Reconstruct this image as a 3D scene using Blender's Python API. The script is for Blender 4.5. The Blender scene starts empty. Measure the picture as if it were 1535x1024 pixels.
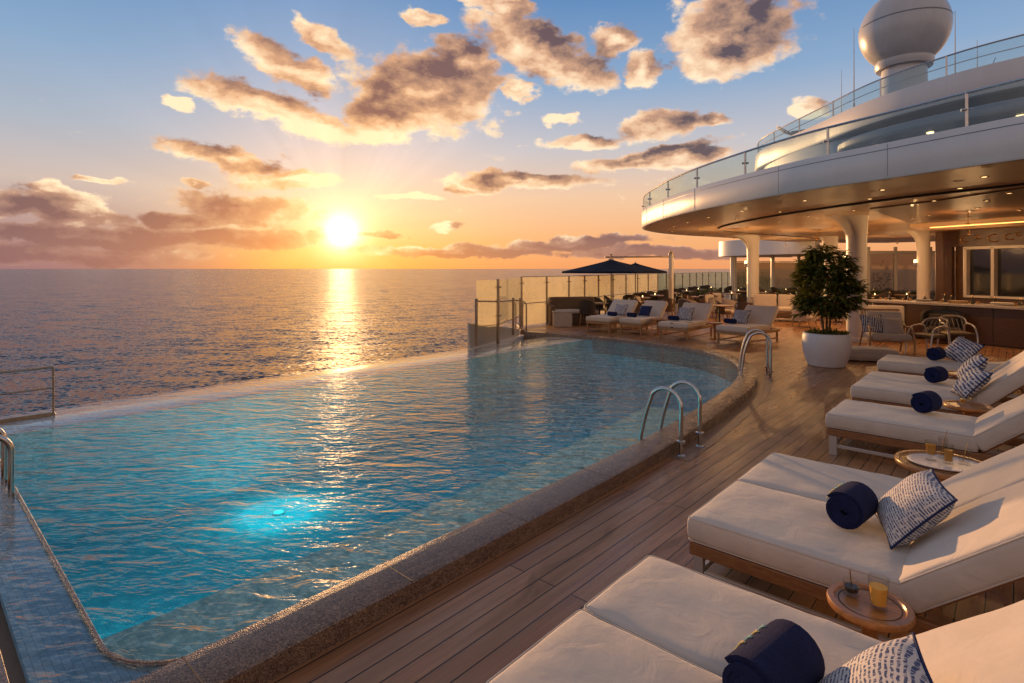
import bpy, bmesh, math, random
from mathutils import Vector, Matrix, noise
random.seed(7)
PI = math.pi
R = math.radians
sc = bpy.context.scene
col = sc.collection

# =====================================================================  helpers
class MB:
    """collects shapes and links them as ONE mesh object"""
    def __init__(s): s.v = []; s.f = []; s.uv = None
    def add(s, vs, fs, m=None):
        n = len(s.v)
        for p in vs:
            p = Vector(p)
            s.v.append(m @ p if m else p)
        s.f += [tuple(i + n for i in f) for f in fs]
        return s
    def box(s, c, d, m=None, rz=0):
        x, y, z = d[0]/2, d[1]/2, d[2]/2
        vs = [(-x,-y,-z),(x,-y,-z),(x,y,-z),(-x,y,-z),(-x,-y,z),(x,-y,z),(x,y,z),(-x,y,z)]
        mm = Matrix.Translation(c) @ Matrix.Rotation(rz, 4, 'Z')
        if m: mm = m @ mm
        return s.add(vs, [(0,3,2,1),(4,5,6,7),(0,1,5,4),(1,2,6,5),(2,3,7,6),(3,0,4,7)], mm)
    def bar(s, a, b, w, h, m=None):
        """rectangular bar from a to b"""
        a, b = Vector(a), Vector(b); d = b - a; L = d.length
        z = d.normalized(); up = Vector((0,0,1)) if abs(z.z) < .95 else Vector((1,0,0))
        x = z.cross(up).normalized(); y = x.cross(z).normalized()
        vs = []
        for e in (a, b):
            for sx, sy in ((-1,-1),(1,-1),(1,1),(-1,1)):
                vs.append(e + x*sx*w/2 + y*sy*h/2)
        return s.add(vs, [(3,2,1,0),(4,5,6,7),(0,1,5,4),(1,2,6,5),(2,3,7,6),(3,0,4,7)], m)
    def tube(s, pts, r, seg=8, closed=False, m=None):
        pts = [Vector(p) for p in pts]; n = len(pts)
        rr = r if isinstance(r, (list, tuple)) else [r]*n
        vs = []; prev = None
        for i in range(n):
            if closed: t = pts[(i+1) % n] - pts[i-1]
            else: t = pts[min(i+1, n-1)] - pts[max(i-1, 0)]
            t.normalize()
            if prev is None:
                up = Vector((0,0,1)) if abs(t.z) < .9 else Vector((1,0,0))
                x = t.cross(up).normalized()
            else:
                x = (prev - t*prev.dot(t)).normalized()
            prev = x; y = t.cross(x)
            for k in range(seg):
                a = 2*PI*k/seg
                vs.append(pts[i] + (x*math.cos(a) + y*math.sin(a))*rr[i])
        fs = []
        for i in range(n if closed else n-1):
            j = (i+1) % n
            for k in range(seg):
                l = (k+1) % seg
                fs.append((i*seg+k, i*seg+l, j*seg+l, j*seg+k))
        if not closed:
            fs.append(tuple(range(seg))[::-1]); fs.append(tuple((n-1)*seg+k for k in range(seg)))
        return s.add(vs, fs, m)
    def lathe(s, prof, seg=24, c=(0,0,0), m=None, sx=1, sy=1, caps=True):
        vs = []; fs = []
        for r, z in prof:
            for k in range(seg):
                a = 2*PI*k/seg
                vs.append((c[0]+r*sx*math.cos(a), c[1]+r*sy*math.sin(a), c[2]+z))
        for i in range(len(prof)-1):
            for k in range(seg):
                l = (k+1) % seg
                fs.append((i*seg+k, i*seg+l, (i+1)*seg+l, (i+1)*seg+k))
        if caps and prof[0][0] > 1e-4: fs.append(tuple(range(seg))[::-1])
        if caps and prof[-1][0] > 1e-4: fs.append(tuple((len(prof)-1)*seg+k for k in range(seg)))
        return s.add(vs, fs, m)
    def prism(s, pts, z0, z1, m=None, top=True, bottom=True):
        n = len(pts)
        vs = [(p[0], p[1], z0) for p in pts] + [(p[0], p[1], z1) for p in pts]
        fs = [(i, (i+1) % n, n+(i+1) % n, n+i) for i in range(n)]
        if bottom: fs.append(tuple(range(n))[::-1])
        if top: fs.append(tuple(range(n, 2*n)))
        return s.add(vs, fs, m)
    def sweep(s, path, prof, closed=False, m=None):
        """path: [(pos, normal)] in plan; prof: [(offset along normal, z)] closed section"""
        k = len(prof); vs = []
        for p, nrm in path:
            for o, z in prof: vs.append((p[0]+nrm[0]*o, p[1]+nrm[1]*o, (p[2] if len(p) > 2 else 0)+z))
        fs = []
        n = len(path)
        for i in range(n if closed else n-1):
            j = (i+1) % n
            for a in range(k):
                b = (a+1) % k
                fs.append((i*k+a, i*k+b, j*k+b, j*k+a))
        if not closed:
            fs.append(tuple(range(k))); fs.append(tuple((n-1)*k+a for a in range(k))[::-1])
        return s.add(vs, fs, m)
    def build(s, name, mat, parent=None, smooth=35, bevel=0, loc=None, seg=2):
        me = bpy.data.meshes.new(name)
        me.from_pydata([tuple(v) for v in s.v], [], s.f)
        bm = bmesh.new(); bm.from_mesh(me)
        bmesh.ops.recalc_face_normals(bm, faces=bm.faces)
        bm.to_mesh(me); bm.free()
        if mat: me.materials.append(mat)
        o = bpy.data.objects.new(name, me); col.objects.link(o)
        if smooth:
            for p in me.polygons: p.use_smooth = True
            me.set_sharp_from_angle(angle=R(smooth))
        if bevel:
            b = o.modifiers.new('bevel', 'BEVEL'); b.width = bevel; b.segments = seg; b.limit_method = 'ANGLE'; b.angle_limit = R(40)
        if parent: o.parent = parent
        if loc: o.location = loc
        return o

def tag(o, label=None, cat=None, group=None, kind=None):
    if label: o['label'] = label
    if cat: o['category'] = cat
    if group: o['group'] = group
    if kind: o['kind'] = kind
    return o
def thing(name, label, cat, loc=(0,0,0), rz=0, group=None):
    o = bpy.data.objects.new(name, None); col.objects.link(o)
    o.empty_display_size = .1
    o.location = loc; o.rotation_euler = (0, 0, rz)
    return tag(o, label, cat, group)
KIDS = {}
def dup(o, loc=None, rz=None, label=None, group=None, parent=None):
    c = o.copy(); col.objects.link(c)
    if parent: c.parent = parent
    for ch in [x for x in bpy.data.objects if x.parent == o]: dup(ch, parent=c)
    if loc is not None: c.location = loc
    if rz is not None: c.rotation_euler = (0, 0, rz)
    if label: c['label'] = label
    if group: c['group'] = group
    return c

def catmull(pts, n=8, closed=False):
    out = []; N = len(pts)
    P = [Vector(p) for p in pts]
    for i in range(N if closed else N-1):
        p0 = P[i-1] if (closed or i > 0) else P[i]*2 - P[i+1]
        p1 = P[i]; p2 = P[(i+1) % N]
        p3 = P[(i+2) % N] if (closed or i+2 < N) else P[i+1]*2 - P[i]
        for k in range(n):
            t = k/n
            out.append(.5*((2*p1) + (p2-p0)*t + (2*p0-5*p1+4*p2-p3)*t*t + (3*p1-p0-3*p2+p3)*t**3))
    if not closed: out.append(P[-1])
    return out
def path_normals(pts, side=1):
    res = []
    for i in range(len(pts)):
        t = pts[min(i+1, len(pts)-1)] - pts[max(i-1, 0)]
        n = Vector((t.y, -t.x)); n.normalize()
        res.append((pts[i], n*side))
    return res
def offset(pts, d): return [Vector((p.x+n.x*d, p.y+n.y*d)) for p, n in path_normals(pts)]

# =====================================================================  materials
def nodes(m):
    m.use_nodes = True
    nt = m.node_tree
    return nt, nt.nodes, nt.links
def mat(name, colr, rough=.5, metal=0., spec=.5, coat=0., noise_amt=0., nscale=8., bump=0., bscale=60., stretch=None, sheen=0., trans=0., emit=None, estr=0., c2=None, sss=0., wrinkle=0.):
    m = bpy.data.materials.new(name); nt, N, L = nodes(m)
    b = N['Principled BSDF']
    b.inputs['Base Color'].default_value = (*colr, 1)
    b.inputs['Roughness'].default_value = rough
    b.inputs['Metallic'].default_value = metal
    b.inputs['Specular IOR Level'].default_value = spec
    b.inputs['Coat Weight'].default_value = coat
    b.inputs['Sheen Weight'].default_value = sheen
    b.inputs['Transmission Weight'].default_value = trans
    if emit:
        b.inputs['Emission Color'].default_value = (*emit, 1); b.inputs['Emission Strength'].default_value = estr
    tc = N.new('ShaderNodeTexCoord')
    src = tc.outputs['Object']
    if stretch:
        mp = N.new('ShaderNodeMapping'); mp.inputs['Scale'].default_value = stretch
        L.new(src, mp.inputs[0]); src = mp.outputs[0]
    if noise_amt or c2:
        t = N.new('ShaderNodeTexNoise'); t.inputs['Scale'].default_value = nscale; t.inputs['Detail'].default_value = 6
        t.inputs['Roughness'].default_value = .62
        L.new(src, t.inputs['Vector'])
        mx = N.new('ShaderNodeMix'); mx.data_type = 'RGBA'
        cc = c2 or tuple(c*(1-noise_amt) for c in colr)
        mx.inputs['A'].default_value = (*colr, 1); mx.inputs['B'].default_value = (*cc, 1)
        rp = N.new('ShaderNodeMapRange'); rp.inputs[1].default_value = .35; rp.inputs[2].default_value = .65
        L.new(t.outputs['Fac'], rp.inputs[0]); L.new(rp.outputs[0], mx.inputs['Factor'])
        L.new(mx.outputs['Result'], b.inputs['Base Color'])
        mr = N.new('ShaderNodeMapRange'); mr.inputs[3].default_value = max(.02, rough-.08); mr.inputs[4].default_value = min(1, rough+.1)
        L.new(t.outputs['Fac'], mr.inputs[0]); L.new(mr.outputs[0], b.inputs['Roughness'])
    if bump:
        t2 = N.new('ShaderNodeTexNoise'); t2.inputs['Scale'].default_value = bscale; t2.inputs['Detail'].default_value = 3
        L.new(src, t2.inputs['Vector'])
        bp = N.new('ShaderNodeBump'); bp.inputs['Strength'].default_value = bump; bp.inputs['Distance'].default_value = .01
        L.new(t2.outputs['Fac'], bp.inputs['Height']); L.new(bp.outputs[0], b.inputs['Normal'])
        if wrinkle:
            t3 = N.new('ShaderNodeTexNoise'); t3.inputs['Scale'].default_value = 7; t3.inputs['Detail'].default_value = 5; t3.inputs['Distortion'].default_value = 1.2
            L.new(src, t3.inputs['Vector'])
            b3 = N.new('ShaderNodeBump'); b3.inputs['Strength'].default_value = wrinkle; b3.inputs['Distance'].default_value = .03
            L.new(t3.outputs['Fac'], b3.inputs['Height']); L.new(b3.outputs[0], bp.inputs['Normal'])
    return m

M = {}
M['steel'] = mat('polished_steel', (.62,.60,.58), .16, 1., noise_amt=.15, nscale=20)
M['bronze_metal'] = mat('weathered_metal', (.42,.32,.22), .35, .7, noise_amt=.3)
M['white_paint'] = mat('white_paint', (.80,.78,.76), .30, spec=.5, coat=.25, noise_amt=.07, nscale=1.6, stretch=(1,1,.25), bump=.05, bscale=2.5)
M['cream_paint'] = mat('cream_paint', (.74,.69,.62), .35, coat=.2, noise_amt=.06, nscale=2)
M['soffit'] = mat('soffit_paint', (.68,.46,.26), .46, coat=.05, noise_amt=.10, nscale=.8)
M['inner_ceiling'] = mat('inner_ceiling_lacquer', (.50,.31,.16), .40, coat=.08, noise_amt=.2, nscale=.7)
M['wood_ceiling'] = mat('dark_wood_ceiling', (.15,.07,.03), .35, coat=.2, noise_amt=.45, nscale=5, stretch=(1,12,1))
M['seam'] = mat('dark_seam', (.05,.035,.025), .6)
M['teak'] = mat('oiled_teak', (.33,.155,.060), .38, coat=.15, nscale=9, stretch=(1.2,9,9), c2=(.20,.085,.032), bump=.12, bscale=40)
M['teak_light'] = mat('pale_teak', (.42,.26,.13), .45, nscale=9, stretch=(1.2,9,9), c2=(.30,.17,.08))
M['table_wood'] = mat('table_teak', (.46,.205,.065), .3, coat=.35, nscale=7, stretch=(2,14,2), c2=(.31,.125,.035))
M['leg_metal'] = mat('brushed_pale_metal', (.60,.57,.54), .35, .6, noise_amt=.1)
M['canvas'] = mat('cream_canvas', (.66,.575,.485), .85, sheen=.25, spec=.2, noise_amt=.09, nscale=5, bump=.22, bscale=420, wrinkle=.22)
M['canvas_pip'] = mat('cream_piping', (.62,.55,.47), .8, spec=.2, bump=.2, bscale=300)
M['navy'] = mat('navy_terry', (.014,.021,.088), .95, sheen=.06, spec=.1, noise_amt=.35, nscale=14, bump=.9, bscale=260)
M['navy_trim'] = mat('navy_trim', (.02,.03,.09), .8, spec=.2)
M['gold_thread'] = mat('gold_thread', (.75,.62,.30), .5, spec=.3)
M['teal_thread'] = mat('teal_thread', (.35,.6,.55), .5)
M['marble'] = mat('tray_marble', (.72,.68,.66), .3, noise_amt=.3, nscale=9)
M['juice'] = mat('orange_juice', (.85,.45,.08), .35, spec=.3)
M['amber'] = mat('amber_drink', (.62,.30,.05), .15)
M['pot'] = mat('glazed_white_pot', (.68,.66,.66), .42, coat=.1, noise_amt=.08, nscale=3, bump=.06, bscale=30)
M['soil'] = mat('potting_soil', (.035,.022,.014), .95, bump=.8, bscale=40)
M['bark'] = mat('bark', (.13,.075,.04), .85, noise_amt=.4, nscale=18, bump=.5, bscale=50)
M['wicker'] = mat('brown_wicker', (.16,.095,.05), .6, noise_amt=.5, nscale=30, bump=.9, bscale=90)
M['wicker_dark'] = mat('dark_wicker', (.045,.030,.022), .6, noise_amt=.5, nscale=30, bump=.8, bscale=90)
M['rope'] = mat('pale_rope', (.40,.33,.27), .8, noise_amt=.4, nscale=30, bump=.9, bscale=120)
M['cushion_grey'] = mat('taupe_cushion', (.46,.39,.34), .9, sheen=.2, noise_amt=.1, bump=.2, bscale=300)
M['black_metal'] = mat('black_metal', (.018,.018,.02), .45, noise_amt=.3)
M['bar_wood'] = mat('bar_walnut', (.11,.05,.022), .35, coat=.25, nscale=5, stretch=(2,2,14), c2=(.06,.026,.012))
M['bar_top'] = mat('bar_stone', (.48,.43,.40), .25, noise_amt=.25, nscale=12)
M['brass'] = mat('brass', (.75,.45,.16), .25, 1.)
M['dark_glass'] = mat('dark_window_glass', (.02,.022,.025), .06, spec=.8)
M['navy_canvas'] = mat('navy_awning', (.012,.017,.036), .85, sheen=.0, spec=.15, noise_amt=.3, nscale=3, bump=.15, bscale=100)
M['grey_panel'] = mat('grey_panel', (.42,.40,.38), .4, coat=.1, noise_amt=.12, nscale=3)
M['trim_wood'] = mat('kerb_teak', (.25,.13,.06), .4, noise_amt=.4, nscale=6)
M['bulb'] = mat('lamp_glow', (1,.8,.5), .5, emit=(1,.62,.25), estr=9)
M['bulb_soft'] = mat('strip_glow', (1,.7,.3), .5, emit=(1,.50,.13), estr=2.2)
M['pool_bulb'] = mat('pool_lamp_glow', (.5,1,.9), .5, emit=(.10,.95,.9), estr=.7)
M['green_dark'] = mat('shrub_leaf', (.035,.055,.018), .55)
M['bottle'] = mat('bottle_glass', (.05,.035,.02), .1, spec=.7)
M['hull_white'] = mat('hull_paint', (.72,.72,.72), .3, coat=.2)
M['dark_deck'] = mat('parapet_dark', (.045,.035,.03), .3, coat=.3, noise_amt=.3, nscale=12)
M['radome'] = mat('radome_shell', (.66,.66,.66), .28, coat=.3, noise_amt=.13, nscale=1.5, stretch=(1,1,.3))
M['wing_grey'] = mat('blue_grey_paint', (.20,.23,.27), .3, coat=.3, noise_amt=.08)
M['wall_blue'] = mat('pale_blue_paint', (.55,.60,.64), .35, coat=.2, noise_amt=.05)

def glass_mat(name, tint, gl_rough=.03, milk=0., milk_col=(.8,.8,.6)):
    m = bpy.data.materials.new(name); nt, N, L = nodes(m); N.clear()
    o = N.new('ShaderNodeOutputMaterial'); tr = N.new('ShaderNodeBsdfTransparent'); tr.inputs[0].default_value = (*tint, 1)
    gl = N.new('ShaderNodeBsdfGlossy'); gl.inputs['Roughness'].default_value = gl_rough
    fr = N.new('ShaderNodeFresnel'); fr.inputs[0].default_value = 1.45
    geo = N.new('ShaderNodeNewGeometry'); mt = N.new('ShaderNodeMath'); mt.operation = 'MULTIPLY'
    inv = N.new('ShaderNodeMath'); inv.operation = 'SUBTRACT'; inv.inputs[0].default_value = 1
    L.new(geo.outputs['Backfacing'], inv.inputs[1]); L.new(fr.outputs[0], mt.inputs[0]); L.new(inv.outputs[0], mt.inputs[1])
    mx = N.new('ShaderNodeMixShader'); L.new(mt.outputs[0], mx.inputs[0])
    base = tr.outputs[0]
    if milk:
        tl = N.new('ShaderNodeBsdfTranslucent'); tl.inputs[0].default_value = (*milk_col, 1)
        df = N.new('ShaderNodeBsdfDiffuse'); df.inputs[0].default_value = (*milk_col, 1)
        a = N.new('ShaderNodeMixShader'); a.inputs[0].default_value = .35; L.new(tl.outputs[0], a.inputs[1]); L.new(df.outputs[0], a.inputs[2])
        ms = N.new('ShaderNodeMixShader'); ms.inputs[0].default_value = milk
        tcm = N.new('ShaderNodeTexCoord'); nz = N.new('ShaderNodeTexNoise'); nz.inputs['Scale'].default_value = 1.5; nz.inputs['Detail'].default_value = 5
        L.new(tcm.outputs['Object'], nz.inputs['Vector'])
        mr = N.new('ShaderNodeMapRange'); mr.inputs[3].default_value = milk*.4; mr.inputs[4].default_value = milk*1.6; L.new(nz.outputs[0], mr.inputs[0]); L.new(mr.outputs[0], ms.inputs[0])
        L.new(tr.outputs[0], ms.inputs[1]); L.new(a.outputs[0], ms.inputs[2]); base = ms.outputs[0]
    L.new(base, mx.inputs[1]); L.new(gl.outputs[0], mx.inputs[2]); L.new(mx.outputs[0], o.inputs[0])
    return m
M['screen_glass'] = glass_mat('salt_filmed_glass', (.95,.94,.82), milk=.30, milk_col=(1.,.90,.62))
M['screen_glass_green'] = glass_mat('green_tinted_glass', (.72,.82,.76), milk=.12, milk_col=(.65,.75,.62))
M['rail_glass'] = glass_mat('rail_glass', (.80,.89,.92), milk=.07, milk_col=(.7,.82,.9))
M['tumbler'] = glass_mat('tumbler_glass', (.93,.93,.92))
M['lounge_glass'] = glass_mat('lounge_glass', (.45,.42,.38), milk=.12, milk_col=(.7,.6,.45))

# ---- node-writing helpers
class G:
    def __init__(s, nt): s.N = nt.nodes; s.L = nt.links
    def put(s, sock, v):
        if isinstance(v, (int, float)): sock.default_value = v
        elif isinstance(v, (tuple, list)):
            sock.default_value = tuple(v) if len(v) == len(sock.default_value) else (*v, 1)
        else: s.L.new(v, sock)
    def m(s, op, a, b=0., c=None, clamp=False):
        n = s.N.new('ShaderNodeMath'); n.operation = op; n.use_clamp = clamp
        s.put(n.inputs[0], a); s.put(n.inputs[1], b)
        if c is not None: s.put(n.inputs[2], c)
        return n.outputs[0]
    def vm(s, op, a, b=None):
        n = s.N.new('ShaderNodeVectorMath'); n.operation = op; s.put(n.inputs[0], a)
        if b is not None: s.put(n.inputs[3 if op == 'SCALE' else 1], b)
        return n.outputs['Value'] if op in ('LENGTH', 'DOT_PRODUCT') else n.outputs[0]
    def rng(s, v, a, b, c=0., d=1., smooth=True):
        n = s.N.new('ShaderNodeMapRange'); n.interpolation_type = 'SMOOTHSTEP' if smooth else 'LINEAR'
        s.put(n.inputs[0], v)
        for i, x in enumerate((a, b, c, d)): s.put(n.inputs[i+1], x)
        return n.outputs[0]
    def mix(s, f, a, b, op='MIX'):
        n = s.N.new('ShaderNodeMix'); n.data_type = 'RGBA'; n.blend_type = op
        s.put(n.inputs['Factor'], f); s.put(n.inputs['A'], a); s.put(n.inputs['B'], b)
        return n.outputs['Result']
    def noise(s, v, scale, detail=4, rough=.5, dist=0., out='Fac'):
        n = s.N.new('ShaderNodeTexNoise'); s.put(n.inputs['Vector'], v)
        n.inputs['Scale'].default_value = scale; n.inputs['Detail'].default_value = detail
        n.inputs['Roughness'].default_value = rough; n.inputs['Distortion'].default_value = dist
        return n.outputs[out]
    def mapping(s, v, loc=(0,0,0), rot=(0,0,0), scale=(1,1,1), typ='POINT'):
        n = s.N.new('ShaderNodeMapping'); n.vector_type = typ; s.put(n.inputs[0], v)
        n.inputs['Location'].default_value = loc; n.inputs['Rotation'].default_value = rot; n.inputs['Scale'].default_value = scale
        return n.outputs[0]
    def comb(s, x, y, z=0.):
        n = s.N.new('ShaderNodeCombineXYZ'); s.put(n.inputs[0], x); s.put(n.inputs[1], y); s.put(n.inputs[2], z); return n.outputs[0]
    def ramp(s, v, stops, interp='LINEAR'):
        n = s.N.new('ShaderNodeValToRGB'); s.put(n.inputs[0], v); cr = n.color_ramp; cr.interpolation = interp
        while len(cr.elements) < len(stops): cr.elements.new(.5)
        for e, (p, c) in zip(cr.elements, stops): e.position = p; e.color = (*c, 1)
        return n.outputs[0]
def lin(r, g, b):
    return tuple((c/255/12.92 if c/255 <= .04045 else ((c/255+.055)/1.055)**2.4) for c in (r, g, b))

# teak deck planks run along Y
def deck_material():
    m = bpy.data.materials.new('deck_planks'); nt, N, L = nodes(m); g = G(nt); b = N['Principled BSDF']
    geo = N.new('ShaderNodeNewGeometry').outputs['Position']
    sep = N.new('ShaderNodeSeparateXYZ'); L.new(geo, sep.inputs[0])
    uv = g.comb(sep.outputs[1], sep.outputs[0], 0.)
    br = N.new('ShaderNodeTexBrick'); L.new(uv, br.inputs['Vector'])
    br.offset = .37; br.inputs['Scale'].default_value = 1
    br.inputs['Brick Width'].default_value = 4.2; br.inputs['Row Height'].default_value = .120
    br.inputs['Mortar Size'].default_value = .0045; br.inputs['Mortar Smooth'].default_value = .25
    br.inputs['Bias'].default_value = 0.
    br.inputs['Color1'].default_value = (.0,.0,.0,1); br.inputs['Color2'].default_value = (1,1,1,1); br.inputs['Mortar'].default_value = (.5,.5,.5,1)
    st = g.mapping(geo, scale=(26, 1.1, 1))
    gr = g.noise(st, 1., 8, .65, .4)
    big = g.noise(g.mapping(geo, scale=(2.2, .5, 1)), 1., 5, .6)
    tone = g.m('ADD', g.m('MULTIPLY', br.outputs['Color'], .28), g.m('SUBTRACT', g.m('MULTIPLY', gr, 1.15), .20))
    c = g.ramp(tone, [(.15, (.20,.085,.034)), (.5, (.36,.17,.072)), (.85, (.50,.265,.125))])
    c = g.mix(g.rng(big, .42, .68), c, (.30,.165,.088))
    wear = g.noise(g.mapping(geo, scale=(5., 1.2, 1)), 1., 7, .68, .8)
    c = g.mix(g.rng(wear, .54, .70, 0., .55), c, (.11,.058,.033))
    c = g.mix(g.rng(wear, .28, .44, .35, 0.), c, (.47,.275,.14))
    c = g.mix(br.outputs['Fac'], c, (.014,.010,.008))
    L.new(c, b.inputs['Base Color'])
    L.new(g.rng(g.m('ADD', big, g.m('MULTIPLY', g.m('SUBTRACT', wear, .5), .8)), .3, .7, .24, .56), b.inputs['Roughness'])
    h = g.m('SUBTRACT', g.m('MULTIPLY', gr, .12), br.outputs['Fac'])
    bp = N.new('ShaderNodeBump'); bp.inputs['Strength'].default_value = .5; bp.inputs['Distance'].default_value = .006
    L.new(h, bp.inputs['Height']); L.new(bp.outputs[0], b.inputs['Normal'])
    return m
M['deck'] = deck_material()

def stone_material(name, dark, mid, pale, rough, scale=1.):
    m = bpy.data.materials.new(name); nt, N, L = nodes(m); g = G(nt); b = N['Principled BSDF']
    geo = N.new('ShaderNodeNewGeometry').outputs['Position']
    vo = N.new('ShaderNodeTexVoronoi'); L.new(geo, vo.inputs['Vector']); vo.inputs['Scale'].default_value = 150*scale
    n1 = g.noise(g.mapping(geo, scale=(1, .32, 1)), 22*scale, 8, .72, .8); n2 = g.noise(geo, 1.3, 3, .5)
    sepc = N.new('ShaderNodeSeparateColor'); L.new(vo.outputs['Color'], sepc.inputs[0])
    t = g.m('ADD', g.m('MULTIPLY', sepc.outputs[0], .45), g.m('MULTIPLY', n1, .55))
    c = g.ramp(t, [(.25, dark), (.5, mid), (.8, pale)])
    c = g.mix(g.rng(n2, .4, .7, 0, .35), c, dark)
    L.new(c, b.inputs['Base Color']); L.new(g.rng(n1, .35, .65, rough*.6, rough*1.5), b.inputs['Roughness'])
    b.inputs['Coat Weight'].default_value = .25; b.inputs['Coat Roughness'].default_value = .12
    bp = N.new('ShaderNodeBump'); bp.inputs['Strength'].default_value = .45; bp.inputs['Distance'].default_value = .006
    L.new(g.m('ADD', n1, g.m('MULTIPLY', vo.outputs['Distance'], .6)), bp.inputs['Height']); L.new(bp.outputs[0], b.inputs['Normal'])
    return m
M['coping'] = stone_material('coping_stone', (.065,.040,.027), (.19,.122,.080), (.40,.27,.18), .24)

def tile_material(name, base, alt, grout, size=.05, rough=.85, spec=.08):
    m = bpy.data.materials.new(name); nt, N, L = nodes(m); g = G(nt); b = N['Principled BSDF']
    geo = N.new('ShaderNodeNewGeometry')
    sep = N.new('ShaderNodeSeparateXYZ'); L.new(geo.outputs['Position'], sep.inputs[0])
    z = g.m('MULTIPLY', sep.outputs[2], 1.0)
    uv = g.comb(g.m('ADD', sep.outputs[0], g.m('MULTIPLY', z, .0)), g.m('ADD', sep.outputs[1], z), 0.)
    br = N.new('ShaderNodeTexBrick'); L.new(uv, br.inputs['Vector']); br.offset = .5
    br.inputs['Scale'].default_value = 1; br.inputs['Brick Width'].default_value = size*1.6; br.inputs['Row Height'].default_value = size
    br.inputs['Mortar Size'].default_value = size*.05
    br.inputs['Color1'].default_value = (*base, 1); br.inputs['Color2'].default_value = (*alt, 1); br.inputs['Mortar'].default_value = (*grout, 1)
    n = g.noise(geo.outputs['Position'], 6., 6, .7)
    c = g.mix(g.rng(n, .35, .7, 0, .55), br.outputs['Color'], tuple(x*.5 for x in base))
    L.new(c, b.inputs['Base Color']); b.inputs['Roughness'].default_value = rough
    b.inputs['Specular IOR Level'].default_value = spec
    return m
M['basin_tile'] = tile_material('basin_mosaic', (.13,.60,.68), (.26,.72,.74), (.40,.64,.66), .075)
M['bench_tile'] = tile_material('bench_mosaic', (.38,.48,.44), (.85,.82,.70), (.50,.52,.48), .032)
M['ledge_tile'] = tile_material('ledge_mosaic', (.08,.16,.20), (.20,.29,.33), (.07,.11,.13), .032, .15, .5)
M['weir_tile'] = tile_material('weir_mosaic', (.42,.48,.50), (.50,.54,.55), (.35,.40,.42), .06, .12, .5)

def sea_material():
    m = bpy.data.materials.new('sea_water'); nt, N, L = nodes(m); g = G(nt); b = N['Principled BSDF']
    geo = N.new('ShaderNodeNewGeometry'); pos = geo.outputs['Position']
    p = g.mapping(pos, rot=(0, 0, R(-50)), scale=(1, 1, 1))
    def slope(scale, st, k, det):
        c = g.noise(g.mapping(p, scale=(scale*st, scale, 1)), 1., det, .6, .25, out='Color')
        return g.vm('SCALE', g.vm('SUBTRACT', c, (.5,.5,.5)), k)
    s = g.vm('ADD', slope(.05, .5, .25, 2), g.vm('ADD', slope(.30, .42, 1.0, 3), slope(2.1, .5, 2.3, 4)))
    s = g.vm('MULTIPLY', s, (1,1,0))
    # turn slopes back to world axes
    s = g.mapping(s, rot=(0, 0, R(50)))
    n = g.vm('NORMALIZE', g.vm('ADD', s, (0,0,1)))
    L.new(n, b.inputs['Normal'])
    b.inputs['Base Color'].default_value = (.018,.028,.050,1); b.inputs['Roughness'].default_value = .10
    b.inputs['IOR'].default_value = 1.333
    return m
M['sea'] = sea_material()

def pool_water_material():
    m = bpy.data.materials.new('pool_water'); nt, N, L = nodes(m); N.clear(); g = G(nt)
    out = N.new('ShaderNodeOutputMaterial')
    geo = N.new('ShaderNodeNewGeometry'); pos = geo.outputs['Position']
    p = g.mapping(pos, rot=(0, 0, R(-38)))
    h1 = g.noise(g.mapping(p, scale=(.9, 2.0, 1)), 1., 3, .55, .5)
    h2 = g.noise(g.mapping(p, scale=(3.0, 6.4, 1)), 1., 3, .55, .6)
    h3 = g.noise(g.mapping(p, scale=(10., 17., 1)), 1., 2, .5, .3)
    h = g.m('ADD', g.m('MULTIPLY', h1, .034), g.m('ADD', g.m('MULTIPLY', h2, .036), g.m('MULTIPLY', h3, .0100)))
    bp = N.new('ShaderNodeBump'); bp.inputs['Strength'].default_value = 1.; bp.inputs['Distance'].default_value = 1.
    L.new(h, bp.inputs['Height'])
    tr = N.new('ShaderNodeBsdfRefraction'); tr = N.new('ShaderNodeBsdfTransparent')
    gl = N.new('ShaderNodeBsdfGlossy'); gl.inputs['Roughness'].default_value = .035
    L.new(bp.outputs[0], gl.inputs['Normal'])
    fr = N.new('ShaderNodeFresnel'); fr.inputs[0].default_value = 1.333; L.new(bp.outputs[0], fr.inputs['Normal'])
    up = g.m('SUBTRACT', 1., geo.outputs['Backfacing'])
    mx = N.new('ShaderNodeMixShader'); L.new(g.m('MULTIPLY', fr.outputs[0], up), mx.inputs[0])
    L.new(tr.outputs[0], mx.inputs[1]); L.new(gl.outputs[0], mx.inputs[2]); L.new(mx.outputs[0], out.inputs[0])
    va = N.new('ShaderNodeVolumeAbsorption'); va.inputs[0].default_value = (.0,.83,.92,1); va.inputs[1].default_value = .42
    L.new(va.outputs[0], out.inputs['Volume'])
    return m
M['pool_water'] = pool_water_material()

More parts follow.
